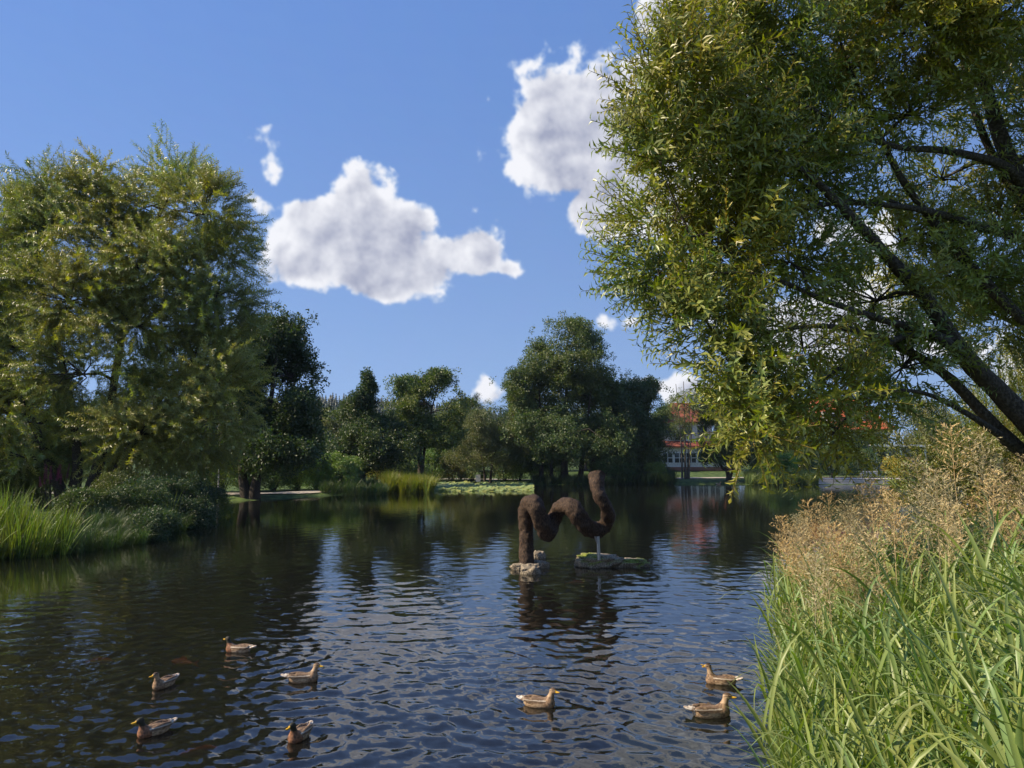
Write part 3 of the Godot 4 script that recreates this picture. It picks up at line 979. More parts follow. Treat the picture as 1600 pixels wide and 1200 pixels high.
func houses() -> void:
	var s := 96.0 / F
	var p := at(1085, 738, 96.0)
	p.y = 0.6
	var o := thing("villa", "white two-storey house with brown red roofs behind the lawn", "house", p)
	put("wall", box_mesh(9.5, 2.9, 7.0), M.wall, o, Vector3(0.6, 0, -3.5))
	put("wall", box_mesh(6.4, 2.7, 6.0), M.wall, o, Vector3(-0.6, 3.2, -4.2))
	put("plinth", box_mesh(9.7, 0.45, 7.2), M.brick, o, Vector3(0.6, -0.1, -3.5))
	put("roof", roof_mesh(9.5, 7.0, 1.5, 0.5, 1.2), M.roof, o, Vector3(0.6, 2.95, -3.5))
	put("roof", roof_mesh(6.4, 6.0, 2.6, 0.5, 2.4), M.roof, o, Vector3(-0.6, 6.0, -4.2))
	for k in 5: window_at(o, Vector3(-3.9 + k * 1.45, 0.85, 0.0), 1.25, 1.25, 2, 2, M.white)
	window_at(o, Vector3(3.55, 0.85, 0.0), 1.4, 1.25, 3, 2, M.white)
	for k in 3: window_at(o, Vector3(-3.3 + k * 2.0, 4.3, -1.2), 1.3, 1.2, 1, 1, M.white)
	p = at(1322, 725, 98.0)
	p.y = 0.8
	o = thing("red_roofed_house", "large white house with bright orange red hipped roof seen through willow branches", "house", p)
	put("wall", box_mesh(11.5, 4.9, 8.0), M.wall, o, Vector3(0, 0, -4))
	put("roof", roof_mesh(11.5, 8.0, 4.2, 0.6, 3.2), M.red_roof, o, Vector3(0, 4.95, -4))
	for k in 4: window_at(o, Vector3(-4.7 + k * 2.6, 2.9, 0), 1.3, 1.4, 2, 2, M.white)
	for k in 2:
		put("dormer", box_mesh(1.9, 1.5, 2.0), M.grey_paint, o, Vector3(-1.4 + k * 3.4, 5.7, -1.5))
		window_at(o, Vector3(-2.0 + k * 3.4, 6.0, -0.5), 1.2, 0.9, 2, 1, M.white)
	put("chimney", box_mesh(0.7, 1.6, 0.7), M.brick, o, Vector3(2.6, 8.2, -4.4))
	p = at(1402, 724, 82.0)
	p.y = 0.7
	o = thing("garden_pavilion", "low grey pavilion with white flat roof edge beyond the pier", "pavilion", p)
	put("wall", box_mesh(5.0, 2.4, 3.0), M.grey_paint, o, Vector3(0.3, 0, -2.5))
	put("roof", box_mesh(6.4, 0.22, 4.6), M.white, o, Vector3(0.2, 2.62, -1.6))
	for k in 3: put("post", box_mesh(0.16, 2.62, 0.16), M.white, o, Vector3(-2.4 + k * 2.6, 0, 0.4))
	put("parapet", box_mesh(2.6, 0.85, 0.15), M.wall, o, Vector3(1.9, 0, 0.55))
	window_at(o, Vector3(-1.4, 0.9, -0.99), 1.6, 1.1, 2, 1, M.white)
func pier() -> void:
	var a := on(1279, 757)
	var o := thing("wooden_pier", "pale weathered wooden pier with board sides at the far bank", "pier", a)
	var n := 46
	var pm := box_mesh(0.16, 0.05, 2.4)
	for k in n: put("plank", pm, M.boards, o, Vector3(0.08 + k * 0.175, 0.42, -1.2))
	for r in 2: put("side_board", box_mesh(5.9, 0.17, 0.05), M.boards, o, Vector3(2.95, 0.03 + r * 0.19, 0.0))
	for k in 5: put("post", box_mesh(0.14, 1.2, 0.14), M.boards, o, Vector3(0.25 + k * 1.85, -0.8, -0.2))
	put("beam", box_mesh(8.0, 0.14, 0.12), M.boards, o, Vector3(4.0, 0.27, -2.2))
	var p := at(1361, 747, 68.5)
	p.y = land(p.x, p.z)
	var b := thing("park_bench", "grey park bench standing on the bank behind the pier", "bench", p)
	var slat := box_mesh(1.7, 0.04, 0.12)
	for k in 3: put("seat_slat", slat, M.grey_paint, b, Vector3(0, 0.44, 0.1 - k * 0.14))
	for k in 2: put("back_slat", slat, M.grey_paint, b, Vector3(0, 0.6 + k * 0.16, -0.27), Vector3(1.3, 0, 0))
	for q in [-0.7, 0.7]:
		put("leg", box_mesh(0.07, 0.44, 0.07), M.grey_paint, b, Vector3(q, 0, 0.1))
		put("leg", box_mesh(0.07, 0.85, 0.07), M.grey_paint, b, Vector3(q, 0, -0.31))

func _ready() -> void:
	rng.seed = 77
	noise.seed = 9
	noise.frequency = 0.02
	noise.fractal_octaves = 3
	# ---- camera, sky, sun, exposure
	var cam := Camera3D.new()
	cam.name = "camera"
	add_child(cam)
	cam.position = Vector3(0, EYE, 0)
	cam.rotation.x = TILT
	cam.fov = rad_to_deg(2.0 * atan(600.0 / F))
	cam.near = 0.05
	cam.far = 3000.0
	cam.current = true
	var env := Environment.new()
	env.background_mode = Environment.BG_SKY
	env.sky = make_sky()
	env.background_energy_multiplier = 0.72
	env.tonemap_mode = Environment.TONE_MAPPER_LINEAR
	env.tonemap_exposure = 1.46
	env.fog_enabled = true
	env.fog_density = 0.00013
	env.fog_light_color = Color(0.72, 0.8, 0.92)
	env.sdfgi_enabled = true
	env.ssao_enabled = true
	env.ssil_enabled = true
	var we := WorldEnvironment.new()
	we.name = "environment"
	we.environment = env
	add_child(we)
	var sun := DirectionalLight3D.new()
	sun.name = "sun"
	add_child(sun)
	sun.look_at_from_position(Vector3(-0.773, 0.629, 0.081) * 50.0, Vector3.ZERO)
	sun.light_energy = 1.6
	sun.light_color = Color(1.0, 0.93, 0.82)
	sun.light_angular_distance = 0.5
	sun.shadow_enabled = true
	materials()
	print("sky and materials ", Time.get_ticks_msec())
	# ---- setting
	pond = PackedVector2Array([Vector2(-9, -1.5), Vector2(0.3, -1.5), Vector2(0.95, -3), Vector2(1.95, -6.3), Vector2(2.8, -9.3), Vector2(5, -10.3), Vector2(9, -12), Vector2(16, -18), Vector2(24, -28), Vector2(30, -44), Vector2(35, -58), Vector2(35, -64),
		Vector2(25, -64.3), Vector2(19.7, -64.2), Vector2(13.6, -65), Vector2(8.7, -65), Vector2(5.2, -63.5), Vector2(1.6, -64.5), Vector2(-2.3, -67), Vector2(-6, -66.5), Vector2(-7.2, -58), Vector2(-6, -53.5), Vector2(-8.3, -50.3), Vector2(-9.7, -48.3), Vector2(-12.1, -45.4), Vector2(-13.9, -42), Vector2(-15.6, -41.2),
		Vector2(-24, -42), Vector2(-25, -36.5), Vector2(-13.4, -33.6), Vector2(-11.3, -27.5), Vector2(-10.6, -22), Vector2(-11.2, -20), Vector2(-12.4, -18.6), Vector2(-15, -14), Vector2(-14.5, -7)])
	var dp := [[372, 1018], [256, 1072], [474, 1064], [240, 1146], [468, 1153], [843, 1103], [1126, 1068], [1112, 1118], [1123, 757]]
	for d in dp: duck_spots.append(on(d[0], d[1]))
	build_ground()
	print("ground ", Time.get_ticks_msec())
	build_water()
	print("water ", Time.get_ticks_msec())
	ribbon("path", [[-40, -46], [-26, -45.6], [-17, -44.6], [-14, -46.2], [-11.5, -50], [-10.4, -56], [-10, -66], [-6, -71.5], [2, -69.5], [9, -70.5], [22, -74], [40, -76]], 1.7, M.path, "pale gravel path along the far bank")
	trees()
	print("trees ", Time.get_ticks_msec())
	plants()
	print("plants ", Time.get_ticks_msec())
	houses()
	pier()
	sculpture()
	animals()
	print("all ", Time.get_ticks_msec())

func trees() -> void:
	shapes.clump = clump_mesh(24, 0.36, 0.135, 0.085)
	shapes.fine = clump_mesh(34, 0.4, 0.1, 0.05)
	shapes.twig = twig_mesh(20, 0.42, 0.092, 0.021)
	shapes.long_twig = twig_mesh(46, 0.8, 0.135, 0.03)
	shapes.needle = clump_mesh(26, 0.42, 0.2, 0.03)
	var far_group := "trees standing around the far bank"
	# the large willow on the near bank; its trunk stands just outside the picture
	var b := at(1730, 800, 8.4)
	b.y = land(b.x, b.z) - 0.1
	var o := thing("willow_tree", "large near willow arching over the reeds with dark leaning limbs", "tree", b)
	var L := func(a: Array) -> Array:
		var out := []
		for q in a: out.append(at(q[0], q[1], q[2]) - b)
		return out
	var foot := [1730, 800, 8.4]
	var limbs := [
		[L.call([foot, [1670, 720, 8.4], [1600, 652, 8.3], [1545, 597, 8.2], [1500, 548, 8.0], [1450, 470, 7.8], [1400, 415, 7.6], [1340, 350, 7.4], [1260, 270, 7.2], [1180, 220, 7.0]]), 0.17, 0.02],
		[L.call([foot, [1650, 745, 8.6], [1590, 700, 8.6], [1540, 650, 8.4], [1480, 588, 8.2], [1400, 540, 7.8], [1300, 510, 7.4], [1200, 520, 7.1]]), 0.1, 0.016],
		[L.call([foot, [1690, 620, 8.8], [1650, 540, 8.8], [1590, 492, 8.7], [1520, 420, 8.6], [1461, 350, 8.5], [1411, 283, 8.3], [1373, 208, 8.2], [1330, 110, 8.0]]), 0.12, 0.02],
		[L.call([foot, [1720, 560, 9.0], [1670, 400, 9.0], [1600, 290, 9.0], [1565, 220, 9.0], [1536, 125, 8.9], [1500, 40, 8.8], [1460, -60, 8.6]]), 0.19, 0.05],
		[L.call([foot, [1740, 560, 9.2], [1640, 380, 9.4], [1577, 290, 9.4], [1523, 175, 9.2], [1500, 60, 9.1]]), 0.13, 0.03],
		[L.call([[1600, 290, 9.0], [1565, 258, 8.8], [1480, 236, 8.4], [1390, 227, 8.0], [1290, 180, 7.6], [1180, 130, 7.3]]), 0.06, 0.012],
		[L.call([[1640, 380, 9.2], [1557, 362, 8.9], [1470, 335, 8.4], [1400, 322, 8.0], [1300, 318, 7.6], [1180, 350, 7.2], [1080, 370, 7.0]]), 0.06, 0.012],
		[L.call([[1540, 592, 8.2], [1470, 530, 7.8], [1380, 500, 7.5], [1290, 470, 7.2], [1190, 430, 7.0], [1090, 430, 6.8]]), 0.06, 0.01],
		[L.call([[1500, 548, 8.0], [1440, 520, 7.7], [1340, 560, 7.3], [1260, 610, 7.0], [1200, 660, 6.8]]), 0.045, 0.008],
		[L.call([[1590, 700, 8.6], [1500, 640, 8.0], [1420, 610, 7.5], [1350, 630, 7.2], [1300, 680, 7.0]]), 0.045, 0.008]]
	var spec := [[1120, 40, 60, 70, 7.5, 1.1], [1060, 150, 68, 75, 7, 1.2], [1030, 250, 55, 65, 6.8, 1.2], [1055, 345, 70, 65, 7, 1.2], [1030, 428, 55, 42, 7, 1.2], [1120, 250, 90, 85, 7.5, 1.2], [1130, 400, 85, 75, 7.4, 1.2], [1120, 495, 55, 42, 7, 1.2],
		[1200, 90, 100, 90, 8, 1.1], [1220, 270, 95, 85, 8, 1.0], [1235, 410, 85, 60, 7.5, .9], [1155, 565, 50, 42, 7, 1.1], [1185, 630, 48, 42, 6.8, 1.2], [1178, 672, 30, 30, 6.8, 1.1], [1290, 615, 66, 40, 7, 1.0], [1305, 668, 44, 30, 7, .9], [1255, 545, 55, 40, 7.4, .7], [1230, 645, 38, 34, 7, .9],
		[1330, 50, 110, 75, 8.5, 1.0], [1335, 170, 80, 50, 8.5, .6], [1450, 50, 110, 65, 8, 1.0], [1560, 30, 90, 70, 8, 1.0], [1420, 180, 70, 40, 8.2, .5], [1410, 380, 80, 50, 9, .4], [1500, 430, 90, 60, 9, .7], [1370, 470, 80, 45, 8, .6], [1410, 575, 70, 45, 8, .8], [1380, 625, 55, 35, 7.6, .7],
		[1560, 350, 60, 60, 9.5, .6], [1570, 150, 60, 60, 9.8, .6], [1470, 280, 60, 40, 9.4, .35], [1570, 500, 70, 50, 9.6, .8], [1720, 200, 150, 150, 8.8, .4], [1760, 430, 150, 120, 9.4, .4], [1200, -80, 130, 90, 8, .6], [1450, -90, 150, 80, 8.2, .5], [1350, 320, 60, 40, 8.4, .4]]
	var lobes := []
	for q in spec:
		var s: float = q[4] / F
		lobes.append([at(q[0], q[1], q[4]) - b, Vector3(q[2] * s, q[3] * s, (q[2] + q[3]) * 0.62 * s), q[5]])
	grow(o, limbs, lobes, {mesh = shapes.twig, mat = M.willow, n = 12500, size = 1.0, droop = 0.2, col = Color(0.31, 0.32, 0.065), warm = 0.16, gap = -0.2, gap_freq = 45.0, seg = 0.2, boughs = 10, sides = 10, bare = 0.25, crown_label = "narrow silvery green willow leaves on thin shoots"})
	# the tall willow on the opposite bank
	var W := func(label: String, dist: float, stems: Array, ls: Array, n: int) -> void:
		far_tree("willow_tree", label, "", dist, stems, ls, {mesh = shapes.long_twig, mat = M.willow, n = n, size = 1.0, droop = 0.5, col = Color(0.38, 0.37, 0.115), warm = 0.14, gap = -0.16, gap_freq = 16.0, boughs = 9, seg = 0.5})
	W.call("tall spreading willow with several dark trunks on the reedy bank", 30.0,
		[[[112, 790], [120, 700], [95, 560], [60, 420], [75, 330], 0.2], [[135, 790], [165, 680], [185, 560], [210, 430], [262, 310], 0.22], [[150, 788], [232, 650], [300, 560], [342, 450], 0.15], [[105, 790], [60, 680], [10, 580], [-40, 450], 0.2], [[140, 788], [200, 700], [280, 670], [340, 650], 0.12]],
		[[272, 288, 52, 40], [318, 335, 55, 50], [345, 400, 46, 55], [335, 465, 54, 50], [352, 525, 42, 50], [340, 600, 55, 52], [325, 660, 55, 45], [225, 325, 58, 45], [155, 315, 50, 42], [72, 300, 48, 36], [30, 350, 58, 50], [100, 372, 68, 55], [190, 405, 78, 60], [270, 425, 68, 58], [15, 440, 70, 62], [110, 470, 78, 55],
		[210, 510, 78, 55], [35, 545, 80, 55], [130, 585, 88, 50], [250, 590, 78, 52], [15, 650, 78, 50], [115, 665, 85, 42, 1.5], [220, 680, 75, 42], [290, 705, 50, 30], [40, 715, 60, 34], [-70, 450, 80, 100], [-70, 610, 80, 90], [160, 265, 25, 16]], 20000)
	# trees of the far bank
	var dark := Color(0.09, 0.125, 0.05)
	var mid := Color(0.14, 0.18, 0.06)
	var olive := Color(0.18, 0.19, 0.085)
	var D := func(col: Color, n: int) -> Dictionary: return {mesh = shapes.clump, mat = M.leaf, n = int(n * 1.35), size = 1.0, droop = 0.1, col = col, gap = -0.14, gap_freq = 14.0}
	far_tree("alder_tree", "dark full-crowned alder with twin trunks at the water's edge", far_group, 43.0, [[[384, 778], [378, 730], [372, 640], [380, 560], 0.24], [[396, 778], [404, 730], [420, 650], [432, 550], 0.26]],
		[[440, 525, 38, 36], [412, 560, 55, 48], [455, 590, 38, 40], [390, 630, 66, 55], [448, 655, 48, 45], [375, 560, 45, 45], [345, 680, 55, 45], [430, 705, 60, 30], [474, 632, 20, 22], [360, 620, 55, 55], [400, 690, 50, 40], [478, 690, 26, 24]], D.call(dark, 6500))
	far_tree("alder_tree", "pointed dark alder with thin leader rising above its crown", far_group, 56.0, [[[566, 758], [568, 700], [572, 640], [574, 590], 0.2]],
		[[574, 590, 6, 12], [574, 606, 12, 8], [572, 622, 24, 9], [570, 645, 38, 20], [562, 675, 50, 26], [576, 705, 60, 28], [532, 695, 32, 24], [610, 685, 28, 28], [545, 720, 40, 18], [560, 640, 20, 12], [590, 630, 18, 8]], D.call(dark, 4200))
	far_tree("maple_tree", "open-crowned maple with visible forked trunk", far_group, 60.0, [[[657, 746], [656, 710], [650, 660], [640, 610], 0.24], [[657, 720], [668, 670], [684, 605], 0.15]],
		[[638, 607, 24, 17], [684, 600, 26, 18], [660, 632, 40, 18], [632, 650, 24, 22], [698, 640, 26, 28], [655, 675, 48, 20], [690, 680, 30, 18], [625, 690, 26, 20]], D.call(mid, 3300))
	far_tree("rowan_tree", "rounded olive green tree behind the lily pads", far_group, 66.0, [[[758, 750], [755, 725], [745, 690], 0.12], [[766, 750], [770, 720], [785, 680], 0.12]],
		[[765, 660, 42, 26], [740, 685, 36, 32], [792, 685, 36, 32], [765, 705, 55, 24], [722, 702, 24, 22], [800, 650, 22, 18]], {mesh = shapes.fine, mat = M.leaf, n = 3600, size = 1.0, droop = 0.25, col = olive, gap = -0.14, gap_freq = 14.0})
	far_tree("poplar_tree", "tallest broad tree of the far bank with billowing top", far_group, 67.0, [[[882, 753], [882, 690], [885, 620], [886, 540], 0.3], [[845, 752], [846, 700], [842, 600], 0.18], [[906, 753], [912, 700], [925, 600], 0.22], [[922, 753], [930, 700], [940, 640], 0.2], [[862, 752], [860, 690], [850, 640], 0.14]],
		[[888, 528, 46, 28], [928, 545, 24, 24], [846, 556, 26, 26], [885, 575, 60, 34], [822, 596, 36, 24], [900, 615, 68, 45], [848, 645, 52, 45], [938, 635, 44, 46], [880, 680, 80, 36], [830, 690, 36, 34], [945, 685, 44, 36], [812, 625, 20, 26], [860, 710, 50, 18]], D.call(mid, 8500))
	far_tree("lime_tree", "dense dark round-topped tree beside the poplar", far_group, 68.0, [[[1000, 754], [1000, 700], [1004, 630], 0.25]],
		[[1005, 618, 30, 24], [984, 645, 38, 36], [1016, 655, 20, 38], [990, 695, 44, 34], [962, 685, 36, 36], [1000, 722, 30, 18], [962, 725, 30, 18]], D.call(dark, 5200))
	far_tree("birch_tree", "thin bare-topped tree with several slender stems before the house", far_group, 72.0, [[[1066, 752], [1064, 690], [1056, 600], 0.09], [[1071, 752], [1070, 680], [1068, 596], 0.1], [[1076, 752], [1080, 680], [1086, 604], 0.09], [[1074, 752], [1076, 690], [1078, 606], 0.06]],
		[[1058, 640, 14, 20], [1072, 625, 16, 18], [1086, 640, 14, 20], [1066, 668, 18, 14]], {mesh = shapes.fine, mat = M.leaf, n = 330, size = 0.8, col = mid, gap = -0.2, bark = M.grey_bark, boughs = 16})
	far_tree("lime_tree", "dark spreading tree with bent trunk on the lawn", far_group, 67.0, [[[1138, 750], [1136, 735], [1124, 722], [1118, 660], 0.18], [[1137, 738], [1148, 722], [1152, 670], 0.12]],
		[[1120, 635, 36, 30], [1114, 665, 22, 34], [1148, 675, 34, 36], [1125, 700, 34, 20], [1150, 640, 38, 34], [1182, 655, 36, 36], [1165, 705, 36, 20], [1104, 708, 12, 10]], D.call(dark, 4300))
	# trees standing farther back
	var back_group := "trees behind the far bank"
	var back := [["leafy tree with sunlit top behind the forked maple", 92.0, 728, 735, [[730, 645, 34, 20], [715, 670, 36, 28], [740, 690, 40, 28]], Color(0.13, 0.17, 0.04)], ["pale green tree behind the pointed alder", 88.0, 512, 745, [[515, 665, 30, 26], [500, 695, 38, 30], [535, 690, 30, 30], [510, 725, 44, 18]], olive],
		["tall bushy tree behind the twin-trunked alder", 80.0, 330, 745, [[330, 640, 50, 45], [300, 690, 60, 40], [360, 700, 50, 30]], mid], ["shaded tree behind the spreading willow's trunks", 70.0, 40, 745, [[40, 660, 70, 45], [90, 700, 60, 35], [-10, 700, 60, 35]], olive], ["rounded tree behind the spreading willow", 75.0, 200, 745, [[200, 660, 70, 45], [160, 700, 60, 35], [250, 700, 60, 35]], mid],
		["broad tree behind the olive green tree", 95.0, 800, 740, [[800, 665, 40, 30], [780, 700, 45, 28], [820, 705, 40, 24]], dark], ["tree filling the gap beside the white house", 100.0, 1040, 738, [[1045, 665, 24, 30], [1035, 700, 26, 26]], mid],
		["large tree between the two houses", 86.0, 1200, 738, [[1190, 640, 60, 40], [1230, 665, 50, 40], [1200, 700, 60, 30], [1250, 705, 45, 26]], mid], ["dark tree below the orange roof", 84.0, 1310, 740, [[1300, 700, 45, 24], [1345, 705, 40, 22], [1275, 715, 30, 18]], dark],
		["tree at the edge of the grey pavilion", 88.0, 1455, 738, [[1450, 660, 50, 40], [1490, 690, 60, 40], [1440, 705, 40, 24]], olive], ["tree behind the tallest broad tree", 96.0, 915, 742, [[930, 670, 60, 40], [880, 700, 70, 30]], dark], ["spreading tree behind the dense round-topped tree", 98.0, 970, 742, [[975, 665, 40, 30], [960, 705, 50, 26]], dark],
		["tree rising behind the forked maple", 98.0, 640, 742, [[625, 680, 40, 26], [665, 695, 45, 26]], mid], ["bushy tree behind the pointed alder's trunk", 84.0, 590, 742, [[590, 705, 45, 24], [555, 715, 40, 18]], dark], ["shady tree behind the twin-trunked alder's crown", 78.0, 445, 745, [[440, 690, 55, 30], [480, 705, 45, 26], [400, 700, 40, 30]], dark]]
	for t in back:
		far_tree("park_tree", t[0], back_group, t[1], [[[t[2], t[3]], [t[2] + 3, t[3] - 40], [t[4][0][0], t[4][0][1]], 0.2]], t[4], {mesh = shapes.clump, mat = M.leaf, n = 2100, size = 1.35, droop = 0.1, col = t[5], gap = -0.16, gap_freq = 12.0})
	far_tree("spruce_tree", "narrow dark spruce tip above the sunlit tree", back_group, 120.0, [[[746, 738], [746, 690], [745, 620], 0.15]], [[745, 624, 3, 8], [745, 638, 7, 8], [745, 655, 11, 10], [745, 675, 15, 12], [745, 695, 18, 14]], {mesh = shapes.needle, mat = M.leaf, n = 900, size = 1.2, droop = 0.5, col = Color(0.03, 0.05, 0.028), gap = -0.3})
	# far wood on the hill
	var xf := []
	var cols := PackedColorArray()
	var so := Soup.new()
	for k in 9:
		var y0 := 0.6 + k * 1.15
		var r := 2.3 * (1.0 - k / 9.5)
		for s in 9:
			var a := TAU * s / 9.0 + k * 0.4
			var d := Vector3(cos(a), 0, sin(a))
			var sd := Vector3(-d.z, 0, d.x)
			so.quad(Vector3(0, y0 + 1.5, 0), d * r * 0.7 + sd * r * 0.3 + Vector3(0, y0 + 0.35, 0), d * r * rng.randf_range(0.85, 1.15) + Vector3(0, y0, 0), d * r * 0.7 - sd * r * 0.3 + Vector3(0, y0 + 0.35, 0))
	for k in 5200:
		var x := rng.randf_range(-420, 170)
		var z := rng.randf_range(-500, -280)
		xf.append(Transform3D(Basis(Vector3.UP, rng.randf() * TAU).scaled(Vector3(1.3, rng.randf_range(0.7, 1.05), 1.3) * rng.randf_range(0.6, 1.0)), Vector3(x, land(x, z) - 0.3, z)))
		var v := rng.randf_range(0.7, 1.3)
		cols.append(Color(0.03 * v, 0.05 * v, 0.028 * v))
	var fo := scatter("forest", so.done(), M.leaf, self, xf, cols)
	tag(fo, "distant spruce forest covering the hill beyond the park", "forest", "", "stuff")

func plants() -> void:
	# tall sweet-grass on the near bank
	var reeds := []
	for k in 7: reeds.append(reed_mesh(rng.randf_range(1.2, 1.5), 8))
	var spots := []
	while spots.size() < 4600:
		var d := rng.randf_range(2.3, 10.2)
		var x := rng.randf_range(0.24, 0.95) * d
		var edge := 0.343 + 0.02 * smoothstep(6.0, 3.0, d) + 0.018 * noise.get_noise_1d(d * 60.0)
		if x < edge * d + 0.06 + 0.12 * smoothstep(5.0, 3.0, d): continue
		if rng.randf() > clampf(0.55 + d * 0.06, 0, 1): continue
		var y := maxf(land(x, -d), -0.15) + 0.08 * smoothstep(0.45, 0.7, x / d)
		spots.append(Vector3(x, y - 0.03, -d))
	grass_bed("reed_bed", "dense bright green sweet-grass reeds crowding the near bank under the willow", "reeds", reeds, M.blade, spots, Color(0.27, 0.35, 0.115), Vector3(-0.08, 0, 0.02), 0.75, 1.05)
	var heads := []
	for k in 115:
		var d := rng.randf_range(5.0, 10.2)
		var x := rng.randf_range(0.345, 0.78) * d
		if rng.randf() < 0.4: x = rng.randf_range(0.345, 0.47) * d
		heads.append(Vector3(x, maxf(land(x, -d), -0.1) + rng.randf_range(0.75, 1.18), -d))
	for k in 16:
		var d := rng.randf_range(4.2, 7.0)
		var x := rng.randf_range(0.47, 0.66) * d
		heads.append(Vector3(x, maxf(land(x, -d), -0.1) + rng.randf_range(1.2, 1.45), -d))
	grass_bed("reed_plumes", "straw coloured feathery seed heads above the near reeds", "seed heads", [panicle_mesh(), panicle_mesh()], M.dry, heads, Color(0.55, 0.47, 0.27), Vector3(-0.08, 0, 0), 0.75, 1.15)
	# the yellow-green sallow behind the reeds
	var p := at(1530, 760, 12.5)
	var s := bush("sallow_bush", "yellow green sallow bush behind the reeds below the leaning limbs", "", Vector3(p.x + 0.4, 0, p.z), 3.6, 3.3, 2600, Color(0.22, 0.24, 0.06), shapes.twig, 0.9, M.willow)
	p = at(1640, 700, 14.0)
	bush("sallow_bush", "tall yellow green sallow bush behind the willow's limbs", "", Vector3(p.x, 0, p.z), 4.4, 5.2, 3600, Color(0.2, 0.23, 0.055), shapes.twig, 1.0, M.willow)
	# reeds and sedges of the opposite bank
	var flags := []
	for k in 3: flags.append(tuft_mesh(16, 1.25, 0.024, 0.3, 0.7))
	spots = []
	for k in 420:
		var q := Vector3(rng.randf_range(-16.5, -10.6), 0, rng.randf_range(-25.0, -17.5))
		var sd := shore(q.x, q.z)
		if 800.0 + F * q.x / -q.z > 115.0 and rng.randf() < 0.93: continue
		if sd < -0.35 or sd > 2.6 or (q.z < -20.3 and rng.randf() < 0.85): continue
		q.y = maxf(land(q.x, q.z), -0.1)
		spots.append(q)
	grass_bed("iris_reeds", "tall sword-leaved reeds leaning over the bank before the spreading willow", "reeds", flags, M.blade, spots, Color(0.22, 0.27, 0.045), Vector3(0.22, 0, 0.05), 0.8, 1.2)
	var sedge := []
	for k in 3: sedge.append(tuft_mesh(26, 0.75, 0.012, 0.3, 2.2))
	spots = []
	for k in 2600:
		var q := Vector3(rng.randf_range(-16, -9.8), 0, rng.randf_range(-34.5, -17.0))
		var sd := shore(q.x, q.z)
		if sd < -0.25 or sd > 1.3: continue
		q.y = maxf(land(q.x, q.z), -0.05)
		spots.append(q)
	grass_bed("sedge_fringe", "arching grey green sedge hanging over the water below the spreading willow", "sedge", sedge, M.blade, spots, Color(0.09, 0.14, 0.05), Vector3(0.1, 0, 0.1), 0.7, 1.15)
	var lb := "leafy bushes along the willow's bank"
	var near_bushes := [[205, 800, 24.5, 2.2, 1.3, Color(0.08, 0.12, 0.045), "dark bramble bush behind the sedge at the water's edge"], [255, 790, 27.0, 2.4, 1.5, Color(0.07, 0.11, 0.05), "blue green bush on the bank beside the bramble"], [300, 790, 29.5, 2.2, 1.4, Color(0.075, 0.11, 0.055), "grey green bush near the tip of the bank"],
		[325, 785, 31.5, 1.8, 1.3, Color(0.16, 0.2, 0.045), "bright yellow green bush at the tip of the bank"], [285, 765, 33.0, 2.6, 1.9, Color(0.12, 0.16, 0.04), "sunlit bush behind the bank's tip"], [190, 780, 27.5, 2.6, 1.5, Color(0.13, 0.15, 0.04), "yellowish bush beside the willow's trunks"], [60, 775, 32.0, 3.0, 1.8, Color(0.15, 0.18, 0.035), "sunny yellow green bush behind the sword-leaved reeds"], [10, 775, 30.0, 3.0, 1.6, Color(0.15, 0.17, 0.03), "low sunny bush at the willow's outer side"], [130, 800, 23.5, 1.8, 1.0, Color(0.11, 0.15, 0.045), "low mixed greenery between reeds and sedge"], [235, 815, 23.2, 1.8, 0.9, Color(0.08, 0.12, 0.05), "low dark greenery hanging over the sedge"], [290, 808, 26.8, 1.8, 1.1, Color(0.075, 0.115, 0.055), "dense low bush hanging over the water"]]
	for q in near_bushes:
		var w := at(q[0], q[1], q[2])
		bush("bank_bush", q[6], lb, w, q[3], q[4], 750, q[5], shapes.fine, 0.55)
	# loosestrife
	var fl := thing("loosestrife", "pink flowering loosestrife spikes beside the willow's trunks", "flowers", Vector3.ZERO)
	var fw := at(84, 770, 29.0)
	fw.y = land(fw.x, fw.z)
	fl.position = fw
	var stems := Soup.new()
	for k in 13:
		var e := Vector3(rng.randf_range(-0.5, 0.35), rng.randf_range(1.2, 1.75), rng.randf_range(-0.4, 0.4))
		stems.tube([Vector3(e.x * 0.6, 0, e.z * 0.6), e], [0.012, 0.006], 4)
		var pe := Soup.new()
		for s2 in 46:
			var t := s2 / 46.0
			var a := s2 * 2.4
			add_leaf(pe, Vector3(e.x * (0.6 + 0.4 * (0.68 + t * 0.32)), e.y * (0.68 + 0.32 * t), e.z * (0.6 + 0.4 * (0.68 + t * 0.32))), Vector3(cos(a), 0.4, sin(a)).normalized(), Vector3.UP, 0.075 * (1.1 - t * 0.7), 0.05, Color(0.5, 0.16, 0.36) * rng.randf_range(0.7, 1.2))
		put("flower_spike", pe.done(), M.petal, fl)
	put("stem", stems.done(), M.bark, fl)
	# bushes and beds of the far bank
	var fb := "bushes along the far bank path"
